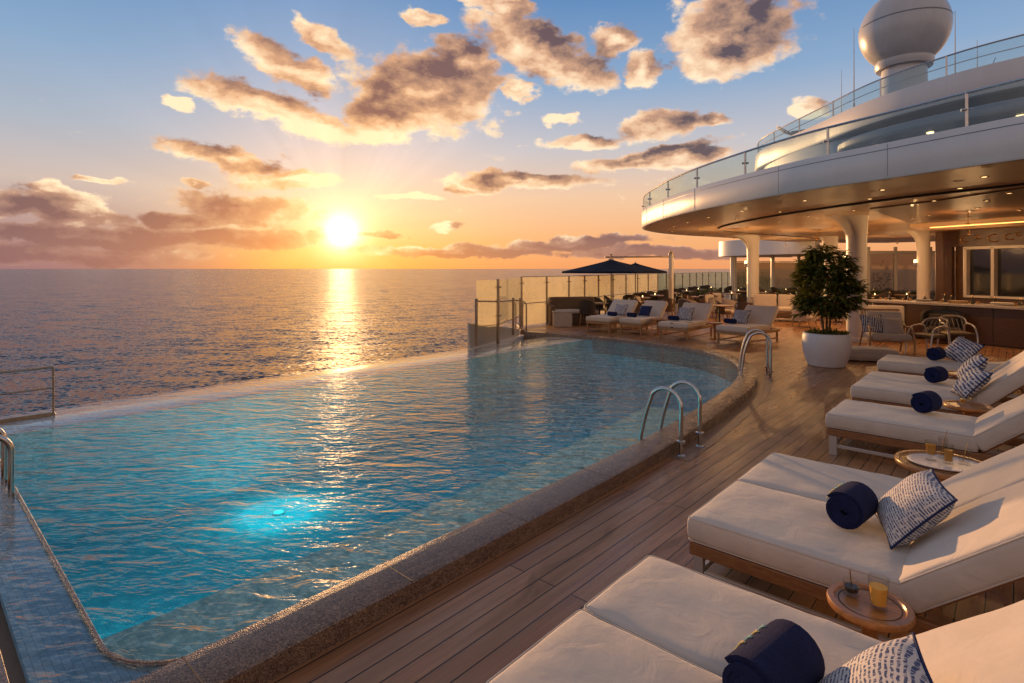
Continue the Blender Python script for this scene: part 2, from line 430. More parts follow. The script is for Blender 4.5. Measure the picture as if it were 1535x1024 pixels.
def pillow_material(name, dense, lo=.42, hi=.40):
    m = bpy.data.materials.new(name); nt, N, L = nodes(m); g = G(nt); b = N['Principled BSDF']
    uv = N.new('ShaderNodeUVMap').outputs[0]
    w = N.new('ShaderNodeTexWave'); w.wave_type = 'BANDS'; w.bands_direction = 'X'
    L.new(g.mapping(uv, rot=(0, 0, R(12))), w.inputs['Vector'])
    w.inputs['Scale'].default_value = dense; w.inputs['Distortion'].default_value = 3.2; w.inputs['Detail'].default_value = 2; w.inputs['Detail Scale'].default_value = 1.4
    dash = g.noise(g.mapping(uv, scale=(dense*1.6, dense*5.5, 1)), 1., 2, .5, .4)
    t = g.m('MULTIPLY', g.rng(w.outputs['Fac'], lo, lo+.18), g.rng(dash, hi-.02 if hi < .5 else .34, .52 if hi < .5 else .46))
    c = g.mix(t, (.66,.61,.56), (.055,.085,.19))
    L.new(c, b.inputs['Base Color']); b.inputs['Roughness'].default_value = .9
    wv = g.noise(uv, 260., 2); bp = N.new('ShaderNodeBump'); bp.inputs['Strength'].default_value = .25; bp.inputs['Distance'].default_value = .01
    L.new(wv, bp.inputs['Height']); L.new(bp.outputs[0], b.inputs['Normal'])
    return m
M['pillow_a'] = pillow_material('ikat_weave', 9.0)
M['pillow_b'] = pillow_material('bold_ikat_weave', 3.2, .30, .52)
def leaf_material():
    m = bpy.data.materials.new('glossy_leaf'); nt, N, L = nodes(m); g = G(nt); b = N['Principled BSDF']
    geo = N.new('ShaderNodeNewGeometry')
    c = g.ramp(geo.outputs['Random Per Island'], [(0, (.022,.042,.012)), (.45, (.060,.095,.020)), (.8, (.14,.155,.028)), (1, (.26,.22,.04))])
    L.new(c, b.inputs['Base Color']); b.inputs['Roughness'].default_value = .38
    tl = N.new('ShaderNodeBsdfTranslucent'); L.new(g.mix(.5, c, (.20,.17,.02)), tl.inputs[0])
    mx = N.new('ShaderNodeMixShader'); mx.inputs[0].default_value = .30
    L.new(b.outputs[0], mx.inputs[1]); L.new(tl.outputs[0], mx.inputs[2]); L.new(mx.outputs[0], N['Material Output'].inputs[0])
    return m
M['leaf'] = leaf_material()

# =====================================================================  camera, sky, sun
cam = bpy.data.cameras.new('camera'); co = bpy.data.objects.new('camera', cam); col.objects.link(co)
EYE = 1.9; YAW = R(42); FPX = 835.
co.location = (0, 0, EYE); co.rotation_euler = (PI/2, 0, YAW)
cam.sensor_width = 36; cam.lens = 36*FPX/1535; cam.shift_y = -109/1535; cam.clip_start = .05; cam.clip_end = 3e5
sc.camera = co
sc.view_settings.view_transform = 'Standard'; sc.view_settings.look = 'None'; sc.view_settings.exposure = .22; sc.view_settings.gamma = 1

SUN_AZ, SUN_EL = -17.0, 3.6            # degrees from the photograph's heading
hd = YAW - R(SUN_AZ)
SUN = Vector((-math.sin(hd)*math.cos(R(SUN_EL)), math.cos(hd)*math.cos(R(SUN_EL)), math.sin(R(SUN_EL))))
sl = bpy.data.lights.new('sun', 'SUN'); sl.energy = 4.2; sl.angle = R(.6); sl.color = (1, .53, .22)
so = bpy.data.objects.new('sun', sl); col.objects.link(so)
so.rotation_euler = (-SUN).to_track_quat('-Z', 'Y').to_euler(); so.location = SUN*80

def build_world():
    w = bpy.data.worlds.new('World'); sc.world = w; w.use_nodes = True
    nt = w.node_tree; N = nt.nodes; L = nt.links; g = G(nt); N.clear()
    out = N.new('ShaderNodeOutputWorld')
    d = g.vm('NORMALIZE', N.new('ShaderNodeTexCoord').outputs['Generated'])
    F = (-math.sin(YAW), math.cos(YAW), 0); Rt = (math.cos(YAW), math.sin(YAW), 0)
    sp = N.new('ShaderNodeSeparateXYZ'); L.new(d, sp.inputs[0])
    az = g.m('MULTIPLY', g.m('ARCTAN2', g.vm('DOT_PRODUCT', d, Rt), g.vm('DOT_PRODUCT', d, F)), 180/PI)
    el = g.m('MULTIPLY', g.m('ARCSINE', sp.outputs[2]), 180/PI)
    th = g.m('MULTIPLY', g.m('ARCCOSINE', g.m('MINIMUM', g.vm('DOT_PRODUCT', d, tuple(SUN)), 1.)), 180/PI)
    daz = g.m('ABSOLUTE', g.m('SUBTRACT', az, SUN_AZ))
    t = g.m('DIVIDE', g.m('MAXIMUM', el, 0.), 60., clamp=True)
    near = g.ramp(t, [(0, lin(246,156,66)), (.035, lin(248,176,88)), (.09, lin(248,204,150)), (.16, lin(226,196,178)), (.25, lin(186,182,190)), (.34, lin(140,160,190)), (.44, lin(104,140,182)), (1, lin(128,122,128))])
    left = g.ramp(t, [(0, lin(142,106,112)), (.05, lin(162,128,128)), (.12, lin(190,172,164)), (.20, lin(160,170,184)), (.30, lin(126,156,188)), (.44, lin(88,130,176)), (1, lin(124,118,126))])
    right = g.ramp(t, [(0, lin(222,146,96)), (.05, lin(228,164,112)), (.12, lin(226,186,152)), (.20, lin(186,182,186)), (.30, lin(130,158,190)), (.44, lin(84,126,174)), (1, lin(124,118,126))])
    side = g.mix(g.rng(az, -30., -4.), left, right)
    back = g.ramp(t, [(0, lin(176,140,128)), (.12, lin(190,160,146)), (.35, lin(164,150,150)), (1, lin(120,116,126))])
    side = g.mix(g.rng(daz, 55., 125.), side, back)
    wn = g.m('EXPONENT', g.m('MULTIPLY', g.m('POWER', g.m('DIVIDE', daz, 13.), 2.), -1.))
    sky = g.mix(wn, side, near)
    # aureole round the sun
    e = lambda k, wd: g.m('MULTIPLY', g.m('EXPONENT', g.m('DIVIDE', th, -wd)), k)
    add = lambda a, v, c: g.mix(1., a, g.vm('SCALE', c, v), 'ADD')
    # ------------- clouds
    def adir(px, py):
        x = px-767.5; y = 403-py
        return math.degrees(math.atan2(x, FPX)), math.degrees(math.atan2(y, math.hypot(x, FPX)))
    CL = [(640,135,112,62,2),(575,172,60,42,0),(690,95,60,36,0),(800,72,100,44,24),(868,108,62,30,10),(917,62,34,24,0),(966,106,27,28,20),(776,141,28,15,0),
          (1100,48,104,62,8),(1065,90,50,30,0),(436,102,84,26,20),(486,62,46,18,25),(398,160,108,27,15),(482,186,38,20,0),(275,150,19,13,10),
          (345,236,94,17,7),(440,269,78,17,-4),(372,312,104,24,3),(288,275,24,9,0),(280,330,70,14,0),(112,312,96,24,12),(72,281,38,16,10),(8,302,46,22,0),
          (120,352,210,17,2),(330,356,160,16,-3),(60,380,240,18,0),(772,271,116,12,0),(702,282,36,10,0),(870,211,58,13,0),(985,189,56,23,-8),(965,234,112,11,-7),(1062,180,30,13,0),
          (620,297,42,6,0),(675,342,22,8,0),(575,351,36,4,0),(860,364,120,9,-2),(690,376,160,9,0),(960,378,160,9,0),(632,23,40,11,8),(745,8,60,14,10),
          (1215,165,28,16,0),(150,268,34,7,8),(560,195,60,20,0),(1020,235,90,16,0),(840,180,30,8,0)]
    uv0 = g.comb(az, el, 0.)
    wob = g.noise(g.mapping(uv0, scale=(.13, .22, 1)), 1., 6, .62, 0., out='Color')
    wv = g.vm('MULTIPLY', g.vm('SUBTRACT', wob, (.5,.5,.5)), (5.6, 3.4, 0))
    uvw = g.vm('ADD', uv0, wv)
    det = g.noise(g.mapping(uv0, scale=(.32, .50, 1)), 1., 7, .58)
    puf = g.noise(g.mapping(uvw, scale=(.34, .60, 1)), 1., 5, .6)
    def field(v):
        cur = None
        for px, py, rx, ry, rot in CL:
            a, b = adir(px, py); a2 = adir(px+rx, py)[0]-a; b2 = adir(px, py-ry)[1]-b
            if cur is None: vv = v
            else:                                # chained so the shader keeps few values alive at once
                ma = N.new('ShaderNodeVectorMath'); ma.operation = 'MULTIPLY_ADD'
                L.new(cur, ma.inputs[0]); ma.inputs[1].default_value = (1e-9,)*3; L.new(v, ma.inputs[2]); vv = ma.outputs[0]
            q = g.vm('LENGTH', g.mapping(vv, loc=(a, b, 0), rot=(0, 0, R(-rot)), scale=(a2*1.12, max(b2, .4)*1.14, 1), typ='TEXTURE'))
            cur = q if cur is None else g.m('SMOOTH_MIN', cur, q, .05)
        return g.m('SUBTRACT', 1., cur)
    f = g.m('ADD', field(uvw), g.m('MULTIPLY', g.m('SUBTRACT', det, .5), 1.45))
    wisp = g.noise(g.mapping(uvw, scale=(.30, .62, 1)), 1., 7, .60)
    wm = g.m('MULTIPLY', g.rng(el, 3., 6.), g.rng(el, 12., 19., 1., 0.))
    f = g.m('MAXIMUM', f, g.m('SUBTRACT', g.m('MULTIPLY', wisp, g.m('MULTIPLY', wm, 1.5)), .96))
    sunv = g.vm('SCALE', g.vm('NORMALIZE', g.vm('SUBTRACT', (SUN_AZ, SUN_EL, 0), uv0)), 2.2)
    f2 = g.m('ADD', field(g.vm('ADD', uvw, sunv)), g.m('MULTIPLY', g.m('SUBTRACT', g.noise(g.mapping(g.vm('ADD', uv0, sunv), scale=(.32, .50, 1)), 1., 5, .62), .5), 1.45))
    cov = g.rng(f, -.06, .27)
    thick = g.rng(f, .0, .58, smooth=False)
    lit = g.m('ADD', g.m('MULTIPLY', g.m('SUBTRACT', 1., thick), .95), g.m('MULTIPLY', g.m('SUBTRACT', f, f2), 1.1))
    lit = g.m('ADD', lit, g.m('MULTIPLY', g.m('SUBTRACT', puf, .5), 1.1))
    lit = g.m('SUBTRACT', lit, g.rng(el, 1.5, 7.5, .34, 0.))
    lit = g.rng(lit, -.36, 1.16, smooth=False)
    prox = g.m('EXPONENT', g.m('DIVIDE', th, -11.))
    dark = g.mix(prox, lin(100,80,92), lin(232,126,50)); dark = g.mix(g.rng(el, 2., 11.), dark, g.mix(prox, lin(84,72,80), lin(186,104,58)))
    bright = g.mix(prox, lin(255,224,188), lin(255,228,160))
    mid = g.mix(prox, g.mix(g.rng(el, 3., 9.), lin(146,112,114), lin(206,160,128)), lin(250,176,92))
    ccol = g.mix(g.rng(lit, .52, 1., smooth=False), g.mix(g.rng(lit, .10, .58, smooth=False), dark, mid), bright)
    fade = g.rng(el, .0, 4.0, .70, .97)
    sky = g.mix(g.m('MULTIPLY', cov, fade), sky, ccol)
    phi = g.m('ARCTAN2', g.m('SUBTRACT', el, SUN_EL), g.m('SUBTRACT', az, SUN_AZ))
    ray = g.noise(g.comb(g.m('MULTIPLY', phi, 3.2), 4.7, 0.), 1., 3, .6)
    rk = g.m('MULTIPLY', g.m('MULTIPLY', g.m('SUBTRACT', ray, .5), .55), g.m('MULTIPLY', g.m('EXPONENT', g.m('DIVIDE', th, -20.)), g.rng(th, 1.5, 7.)))
    sky = g.vm('SCALE', sky, g.m('ADD', 1., rk))
    below = g.rng(el, -1.5, -.05)
    veil = g.m('SUBTRACT', 1., g.m('MULTIPLY', cov, .45))
    sky = add(sky, g.m('MULTIPLY', e(5.0, .68), veil), (1., .90, .66)); sky = add(sky, g.m('MULTIPLY', e(1.0, 1.7), veil), (1., .74, .40)); sky = add(sky, e(.22, 6.), (1., .58, .24))
    sky = g.mix(below, (.03,.035,.05), sky)
    bg = N.new('ShaderNodeBackground'); L.new(sky, bg.inputs[0]); bg.inputs[1].default_value = 1.
    ns = N.new('ShaderNodeTexSky'); ns.sky_type = 'NISHITA'; ns.sun_disc = False; ns.sun_elevation = R(SUN_EL); ns.sun_rotation = -hd
    b2 = N.new('ShaderNodeBackground'); L.new(ns.outputs[0], b2.inputs[0]); b2.inputs[1].default_value = .005
    ad = N.new('ShaderNodeAddShader'); L.new(bg.outputs[0], ad.inputs[0]); L.new(b2.outputs[0], ad.inputs[1]); L.new(ad.outputs[0], out.inputs[0])
    w.cycles.sampling_method = 'MANUAL'; w.cycles.sample_map_resolution = 1024
build_world()
cy = sc.cycles
cy.use_denoising = True
try: cy.denoiser = 'OPENIMAGEDENOISE'
except Exception: pass
cy.max_bounces = 8; cy.diffuse_bounces = 4; cy.glossy_bounces = 4; cy.transmission_bounces = 6; cy.transparent_max_bounces = 32
cy.sample_clamp_direct = 3; cy.sample_clamp_indirect = 4; cy.caustics_reflective = False; cy.caustics_refractive = False

# =====================================================================  sea, hull, deck
S = 1.2e5
mb = MB(); mb.add([(-S,-S,-18),(S,-S,-18),(S,S,-18),(-S,S,-18)], [(0,1,2,3)])
tag(mb.build('sea', M['sea'], smooth=0), kind='structure')

WZ = .065                                   # pool water level
# inner line of the pool's stone coping, near end to far corner
inner = catmull([Vector(p) for p in [(-2.84,-1.2),(-2.84,.2),(-2.845,1.6),(-2.85,3.2),(-2.88,5.0),(-2.98,6.5),(-3.10,7.6),(-3.27,8.8),(-3.62,10.0),(-4.25,11.05),(-5.2,11.75),(-6.6,12.14),(-8.0,12.22),(-9.35,12.1),(-10.3,11.95)]], 8)
outer = offset(inner, .30)
edge = [Vector(p) for p in [(-10.3,12.35),(-11.2,13.0),(-11.85,13.45),(-12.05,16.2),(-12.8,20.1),(-14.45,29.2),(-15.9,37.7),(-16.9,46),(-18,60)]]
deck_pts = [(9,-8),(9,60)] + [tuple(p) for p in reversed(edge)] + [tuple(p) for p in reversed(outer)] + [(-2.54,-8)]
def poly_sheet(pts, z, name, m, kind='structure'):
    bm = bmesh.new(); vs = [bm.verts.new((p[0], p[1], z)) for p in pts]
    f = bm.faces.new(vs); bmesh.ops.triangulate(bm, faces=[f])
    bmesh.ops.recalc_face_normals(bm, faces=bm.faces)
    for f in bm.faces:
        if f.normal.z < 0: f.normal_flip()
    me = bpy.data.meshes.new(name); bm.to_mesh(me); bm.free(); me.materials.append(m)
    o = bpy.data.objects.new(name, me); col.objects.link(o)
    if kind: tag(o, kind=kind)
    return o
poly_sheet(deck_pts, 0, 'deck', M['deck'])
# curved margin plank beside the coping
def margin_mat():
    m = mat('margin_plank', (.26,.145,.082), .42, nscale=4, c2=(.17,.098,.06), stretch=(4,4,4)); return m
mp = [p for p in inner if p.y > 5.0 and p.x > -9.2]
mb = MB(); pn = path_normals(mp)
mb.sweep(pn, [(.30,0),(.30,.004),(.52,.004),(.52,0)])
tag(mb.build('deck_margin', margin_mat(), smooth=0), kind='structure')

hull_line = [Vector((-9.34,-10)), Vector((-9.34,9.3)), Vector((-9.75,9.35)), Vector((-10.45,12.2))] + edge[1:]
mb = MB()
n = len(hull_line)
vs = [(p.x, p.y, -18.3) for p in hull_line] + [(p.x, p.y, -.01) for p in hull_line]
mb.add(vs, [(i, i+1, n+i+1, n+i) for i in range(n-1)])
ho = mb.build('ship_hull', M['hull_white'], smooth=0)
sol = ho.modifiers.new('thick', 'SOLIDIFY'); sol.thickness = .12; sol.offset = 0
tag(ho, 'white side of the ship dropping from the pool edge to the sea', 'ship hull')

# =====================================================================  pool
pool = thing('swimming_pool', 'turquoise infinity pool with brown stone coping and underwater lights', 'swimming pool', (0,0,0))
# basin outline (plan), rounded at the near right corner
arc = [Vector((-3.30+.45*math.cos(a), 1.13+.45*math.sin(a))) for a in [R(x) for x in range(0, -91, -10)]]
basin = [p for p in inner if p.y > 1.15 and p.x > -8.3 and not (p.x < -8.0 and p.y < 5)]
basin = arc[::-1] + basin + [Vector((-8.36,12.2)), Vector((-8.36,.68))]
mb = MB(); mb.prism([(p.x+(.012 if p.x > -3 else 0), p.y) for p in basin], -1.32, .035, top=False)
mb.build('basin', M['basin_tile'], pool, smooth=30)
# submerged bench along the deck side
bl = [p for p in inner if 1.0 < p.y < 8.6 and p.x > -5]
bi = offset(bl, -1.30)
bi = [Vector((p.x, p.y)) for p in bi]
bi[0] = Vector((bi[0].x, .70))
bpts = [(p.x, p.y) for p in bl] + [(p.x, p.y) for p in reversed(bi)]
bpts += [(-3.30, .70)]
mb = MB(); mb.prism(bpts, -1.31, -.36)
mb.build('bench', M['bench_tile'], pool, smooth=0, bevel=.01)
# coping stones
mb = MB(); pn = path_normals(inner)
mb.sweep(pn, [(0,-.30),(0,.105),(.012,.12),(.285,.12),(.30,.108),(.30,-.02)])
mb.build('coping', M['coping'], pool, smooth=40)
# joints between coping stones
acc = 0
for i in range(1, len(inner)):
    acc += (inner[i]-inner[i-1]).length
    if acc > .95:
        acc = 0; p, nn = pn[i]
        a = Vector((p.x+nn.x*.004, p.y+nn.y*.004, .1185)); b = Vector((p.x+nn.x*.296, p.y+nn.y*.296, .1185))
        mb = MB(); mb.bar(a, b, .006, .005); mb.build('coping_joint', M['seam'], pool, smooth=0)
# shallow tiled ledge at the near end, water just covers it
lp = [(-2.83,.40)] + [(p.x, p.y) for p in arc] + [(-9.3,.68),(-9.3,.40)]
lp = [(-2.83,1.13)] + [(p.x, p.y) for p in arc[1:]] + [(-9.3,.68),(-9.3,.40),(-2.83,.40)]
mb = MB(); mb.prism(lp, -.4, .045, bottom=False)
mb.build('tiled_ledge', M['ledge_tile'], pool, smooth=0)
mb = MB(); ev = [(p.x, p.y, .058) for p in arc] + [(-3.30-.35*k, .68, .058) for k in range(1, 16)]
mb.tube(ev, .012, 6)
mb.build('edge_trim', M['coping'], pool)
# weir: the wide overflow lip on the sea side
mb = MB(); mb.sweep([(Vector((-8.366,.40)), Vector((-1,0))), (Vector((-8.366,12.1)), Vector((-1,0)))], [(0,-.5),(0,.04),(.05,.052),(.90,.050),(.985,.02),(.985,-.5)])
mb.build('weir', M['weir_tile'], pool, smooth=30)
# underwater lamps
for (x, y, z, pw) in ((-7.2,3.4,-1.31,19),(-5.0,.70,-.75,14)):
    wall = z > -1
    mm = Matrix.Translation((x, y, z)) @ (Matrix.Rotation(-PI/2, 4, 'X') if wall else Matrix())
    mb = MB(); mb.lathe([(.085,-.004),(.085,.003),(.064,.005)], 24, m=mm)
    h = mb.build('underwater_lamp', M['weir_tile'], pool)
    mb = MB(); mb.lathe([(.063,.006),(.04,.009),(.001,.011)], 24, m=mm); mb.build('lens', M['pool_bulb'], h)
    l = bpy.data.lights.new('pool_light', 'POINT'); l.energy = pw; l.color = (.05,.90,.88); l.shadow_soft_size = .03
    lo = bpy.data.objects.new('pool_light', l); col.objects.link(lo); lo.location = (x, y+(.25 if wall else 0), z+(.34 if not wall else 0)); lo.parent = h
# water body
wp = [p for p in offset(inner, .02) if p.y > .41 and p.x > -9.3]
wp = [(-2.82,.405)] + [(p.x, p.y) for p in wp] + [(-9.36,12.1),(-9.36,.405)]
mb = MB(); mb.prism(wp, -1.6, WZ)
tag(mb.build('pool_water', M['pool_water'], smooth=0), kind='structure')

# dark parapet at the near end
para = thing('low_parapet', 'dark low parapet with a shining metal trim in the near corner of the pool', 'parapet', (-5,.2,0))
mb = MB(); mb.box((-.65,-.35,-.16), (6.2,.9,.5)); mb.build('wall', M['dark_deck'], para, bevel=.01)
mb = MB(); mb.box((-.65,.118,.105), (6.2,.03,.05)); mb.build('trim', M['coping'], para, bevel=.004)
mb = MB(); mb.tube([(2.3,.02,.11),(-3.6,.02,.11)], .012, 8); mb.build('metal_trim', M['brass'], para)

# ---- ladders
def ladder(name, label, p0, ang, sep=.42, dpt=.38, hgt=.66, deck_z=0.):
    """local x points from deck into the pool; flanges on the coping/deck"""
    t = thing('pool_ladder', label, 'pool ladder', (p0[0], p0[1], 0), ang, 'steel pool ladders')
    for sy in (-sep/2, sep/2):
        pts = [(0, sy, deck_z), (0, sy, .45)]
        cx, cz, rx = .175, hgt-.17, .175
        for k in range(0, 11):
            a = PI - k*PI*.86/10
            pts.append((cx+rx*math.cos(a), sy, cz+.17*math.sin(a)))
        x1, z1 = pts[-1][0], pts[-1][2]
        pts += [(x1+.075, sy, z1-.22), (x1+.13, sy, .10), (x1+.14, sy, -.10), (x1+.14, sy, -.75)]
        mb = MB(); mb.tube(catmull(pts, 3), .021, 12); mb.build('rail', M['steel'], t)
        mb = MB(); mb.lathe([(.05,0),(.05,.008),(.03,.016),(.024,.016)], 20, c=(0, sy, deck_z+.001)); mb.build('foot_plate', M['steel'], t)
        mb = MB(); mb.lathe([(.045,0),(.045,.022),(.022,.03)], 20, c=(0, sy, .13)); mb.build('flange', M['steel'], t)
    for z in (-.18, -.45):
        mb = MB(); mb.box((x1+.12, 0, z), (.09, sep-.03, .025)); mb.build('step', M['steel'], t, bevel=.006)
    return t
ladder('pool_ladder', 'steel ladder arching over the coping nearest the near sunbeds', (-2.50,5.56), PI-R(2))
ladder('pool_ladder', 'steel ladder at the far curved end of the pool near the planter', (-3.18,10.25), PI-R(-24), sep=.46, hgt=.80)
# the ladder at the near end, standing in the water by the ledge
t = thing('pool_ladder', 'steel ladder cut by the left frame edge, standing in shallow water', 'pool ladder', (-6.05,.64,0), 0, 'steel pool ladders')
for sx in (0, -.42):
    pts = [(sx,0,-.5),(sx,0,.32)]
    for k in range(0, 9):
        a = k*PI*.5/8
        pts.append((sx, -.16+.16*math.cos(a), .42+.15*math.sin(a)))
    pts += [(sx,-.28,.565),(sx,-.36,.45),(sx,-.38,.1)]
    mb = MB(); mb.tube(pts, .022, 12); mb.build('rail', M['steel'], t)
mb = MB(); mb.box((-.21,.05,-.2), (.40,.09,.025)); mb.build('step', M['steel'], t, bevel=.006)

# ---- low metal railing beyond the infinity edge, near end
rl = thing('edge_railing', 'thin metal railing on the infinity edge at the far left', 'railing', (-9.0,1.35,0))
mb = MB(); mb.tube([(-.02,-2.6,.06),(-.02,-2.6,.66)], .012, 8); mb.build('post', M['bronze_metal'], rl); mb = MB(); mb.tube([(0,0,.06),(0,0,.66)], .012, 8); mb.lathe([(.03,0),(.03,.012),(.014,.03)], 12, c=(0,0,.055)); mb.build('post', M['bronze_metal'], rl)
mb = MB(); mb.tube([(0,0,.66),(-.02,-2.6,.66)], .013, 8); mb.build('top_rail', M['bronze_metal'], rl)
mb = MB(); mb.tube([(0,0,.40),(-.02,-2.6,.40)], .010, 8); mb.build('middle_rail', M['bronze_metal'], rl)
mb = MB(); mb.bar((.0,-.02,.075), (-.02,-2.6,.075), .05, .05); mb.build('bottom_rail', M['bronze_metal'], rl)

# ---- grey fin panel and low railing at the far sea corner of the pool
fin = MB()
a0, a1 = Vector((-9.68,9.22)), Vector((-10.55,12.05)); nn = Vector((.96,.28))
q = [(a0,-.02,.60),(a1,-.05,.17)]
vs = []
for s_ in (0,.05):
    for p, z0, z1 in q:
        vs += [(p.x-nn.x*s_, p.y-nn.y*s_, z0), (p.x-nn.x*s_, p.y-nn.y*s_, z1)]
fin.add(vs, [(0,2,3,1),(4,5,7,6),(0,1,5,4),(2,6,7,3),(1,3,7,5),(0,4,6,2)])
tag(fin.build('pool_end_wall', M['grey_panel'], smooth=0, bevel=.008), 'pale grey tapering panel at the far sea corner of the pool', 'wall')
kb = MB(); kb.sweep(path_normals([Vector((-10.5,12.1)), Vector((-11.3,12.95)), Vector((-11.95,13.5))]), [(-.06,0),(-.06,.14),(.06,.14),(.06,0)])
tag(kb.build('deck_kerb', M['trim_wood'], smooth=0, bevel=.01), 'low teak kerb on the deck edge below the glass screen', 'kerb')
lr = thing('handrail', 'low metal handrail with crooked posts in front of the glass screen', 'railing', (-9.6,9.38,0))
rel = lambda p: (p[0]+9.6, p[1]-9.38)
lpost = [(-9.60,9.38,1.15,.05),(-9.64,10.17,1.11,.05),(-10.4,11.6,1.05,.05),(-10.75,12.3,1.0,.0)]
for x, y, z, b in lpost:
    u, v = rel((x, y)); mb = MB(); mb.bar((u,v,b), (u,v,z), .05, .05); mb.lathe([(.04,0),(.04,.03),(.02,.04)], 10, c=(u,v,z)); mb.build('post', M['bronze_metal'], lr, smooth=30)
mb = MB(); mb.tube([(*rel(p), p[2]-.03) for p in lpost], .02, 8); mb.build('top_rail', M['bronze_metal'], lr)
mb = MB(); mb.tube([(*rel(p), .5) for p in lpost], .012, 8); mb.build('middle_rail', M['bronze_metal'], lr)
for k, (x, y) in enumerate([(-10.9,12.75),(-11.15,12.55),(-11.35,13.1)]):
    u, v = rel((x, y)); pts = [(u,v,0),(u,v,.75),(u-.02,v,.84),(u-.07,v-.02,.90),(u-.16,v-.04,.92)]
    mb = MB(); mb.tube(catmull(pts, 3), .022, 8); mb.build('hooked_post', M['bronze_metal'], lr)

# ---- tall glass wind screen along the ship's side
GH = 1.62
screen = thing('glass_screen', 'tall tinted glass wind screen with metal posts along the deck edge', 'glass screen', (-11.75,13.5,0))
line = [Vector((-9.62,9.36)), Vector((-9.66,10.2)), Vector((-11.75,13.5))]
run = [Vector((-11.75,13.5)), Vector((-11.9,16.2)), Vector((-12.65,20.1)), Vector((-14.3,29.1)), Vector((-15.7,37.5)), Vector((-16.6,46)), Vector((-17.6,58))]
cur = run[0]; k = 0; acc = 0
dense = []
for i in range(len(run)-1):
    m_ = max(1, round((run[i+1]-run[i]).length/.1))
    dense += [run[i].lerp(run[i+1], j/m_) for j in range(m_)]
last = run[0]; dist = 0
for i in range(1, len(dense)):
    dist += (dense[i]-dense[i-1]).length
    if dist >= (1.33 if dense[i].y < 20 else 1.55): line.append(dense[i]); dist = 0
for i, p in enumerate(line):
    u, v = p.x+11.75, p.y-13.5
    if i != 0:
        mb = MB(); z0 = .0
        mb.bar((u,v,z0), (u,v,GH+.02), .05, .06)
        mb.tube([(u-.07,v-.05,GH-.18),(u+.07,v+.05,GH-.18)], .018, 6); mb.tube([(u-.07,v-.05,.72),(u+.07,v+.05,.72)], .018, 6)
        mb.build('post', M['bronze_metal'], screen, smooth=30)
    if i+1 < len(line):
        q = line[i+1]; a = Vector((u,v)); b = Vector((q.x+11.75, q.y-13.5)); d = (b-a).normalized()*.045
        mb = MB(); mb.bar((*(a+d), GH/2+.04+(.19 if i < 2 else 0)), (*(b-d), GH/2+.04+(.19 if i < 2 else 0)), .014, GH-.06-(.4 if i < 2 else 0))
        mb.build('pane', M['screen_glass' if p.y < 26 else 'screen_glass_green'], screen, smooth=0)
mb = MB(); mb.tube([(p.x+11.75, p.y-13.5, GH+.02) for p in line[2:]], .012, 6); mb.build('top_rail', M['bronze_metal'], screen)
mb = MB(); mb.tube([(p.x+11.75+.04, p.y-13.5, .78) for p in line[2:]], .016, 6); mb.build('handrail', M['bronze_metal'], screen)

# =====================================================================  upholstery
def axis_grid(h, r, n):
    e = min(r, h*.9)
    a = [-h, -h+e*.25, -h+e*.6, -h+e]
    b = [-x for x in reversed(a)]
    return a + [(-h+e)+(2*(h-e))*k/n for k in range(1, n)] + b
def cushion(sx, sy, sz, r=.03, puff=.012, n=14, seed=0, wr=.007):
    hx, hy, hz = sx/2, sy/2, sz/2
    X, Y, Z = axis_grid(hx, r, n), axis_grid(hy, r, n), axis_grid(hz, r, 2)
    mb = MB(); idx = {}
    def P(x, y, z):
        k = (round(x,5), round(y,5), round(z,5))
        if k in idx: return idx[k]
        q = Vector((x,y,z)); e = Vector((max(-hx+r, min(hx-r, x)), max(-hy+r, min(hy-r, y)), max(-hz+r, min(hz-r, z))))
        d = q-e
        if d.length > 1e-6: q = e + d.normalized()*r
        px = 1-(x/hx)**2; py = 1-(y/hy)**2; pz = 1-(z/hz)**2
        q.z += (1 if z > 0 else -.2 if z < 0 else 0)*puff*max(0,px)**.5*max(0,py)**.5*abs(z/hz)
        q.x += math.copysign(puff*.5, x)*max(0,pz)*abs(x/hx)**6; q.y += math.copysign(puff*.5, y)*max(0,pz)*abs(y/hy)**6
        w = noise.noise(Vector((x*5+seed*7.3, y*5, z*3)))*wr + noise.noise(Vector((x*16+seed, y*16, z*9)))*wr*.35
        q += Vector((w*.3, w*.3, w))
        idx[k] = len(mb.v); mb.v.append(q); return idx[k]
    def grid(A, B, f):
        for i in range(len(A)-1):
            for j in range(len(B)-1):
                mb.f.append((f(A[i],B[j]), f(A[i+1],B[j]), f(A[i+1],B[j+1]), f(A[i],B[j+1])))
    for z in (-hz, hz): grid(X, Y, lambda a, b: P(a, b, z))
    for y in (-hy, hy): grid(X, Z, lambda a, b: P(a, y, b))
    for x in (-hx, hx): grid(Y, Z, lambda a, b: P(x, a, b))
    return mb
def piping(sx, sy, sz, r=.03, pr=.0042):
    mb = MB(); hx, hy = sx/2, sy/2; k = r*.30
    for z in (sz/2-k, -sz/2+k):
        pts = []
        for cx, cy, a0 in ((hx-r,hy-r,0),(-hx+r,hy-r,90),(-hx+r,-hy+r,180),(hx-r,-hy+r,270)):
            for j in range(5):
                a = R(a0+j*22.5); pts.append((cx+(r-k*.5)*math.cos(a), cy+(r-k*.5)*math.sin(a), z))
        mb.tube(pts, pr, 6, closed=True)
    return mb

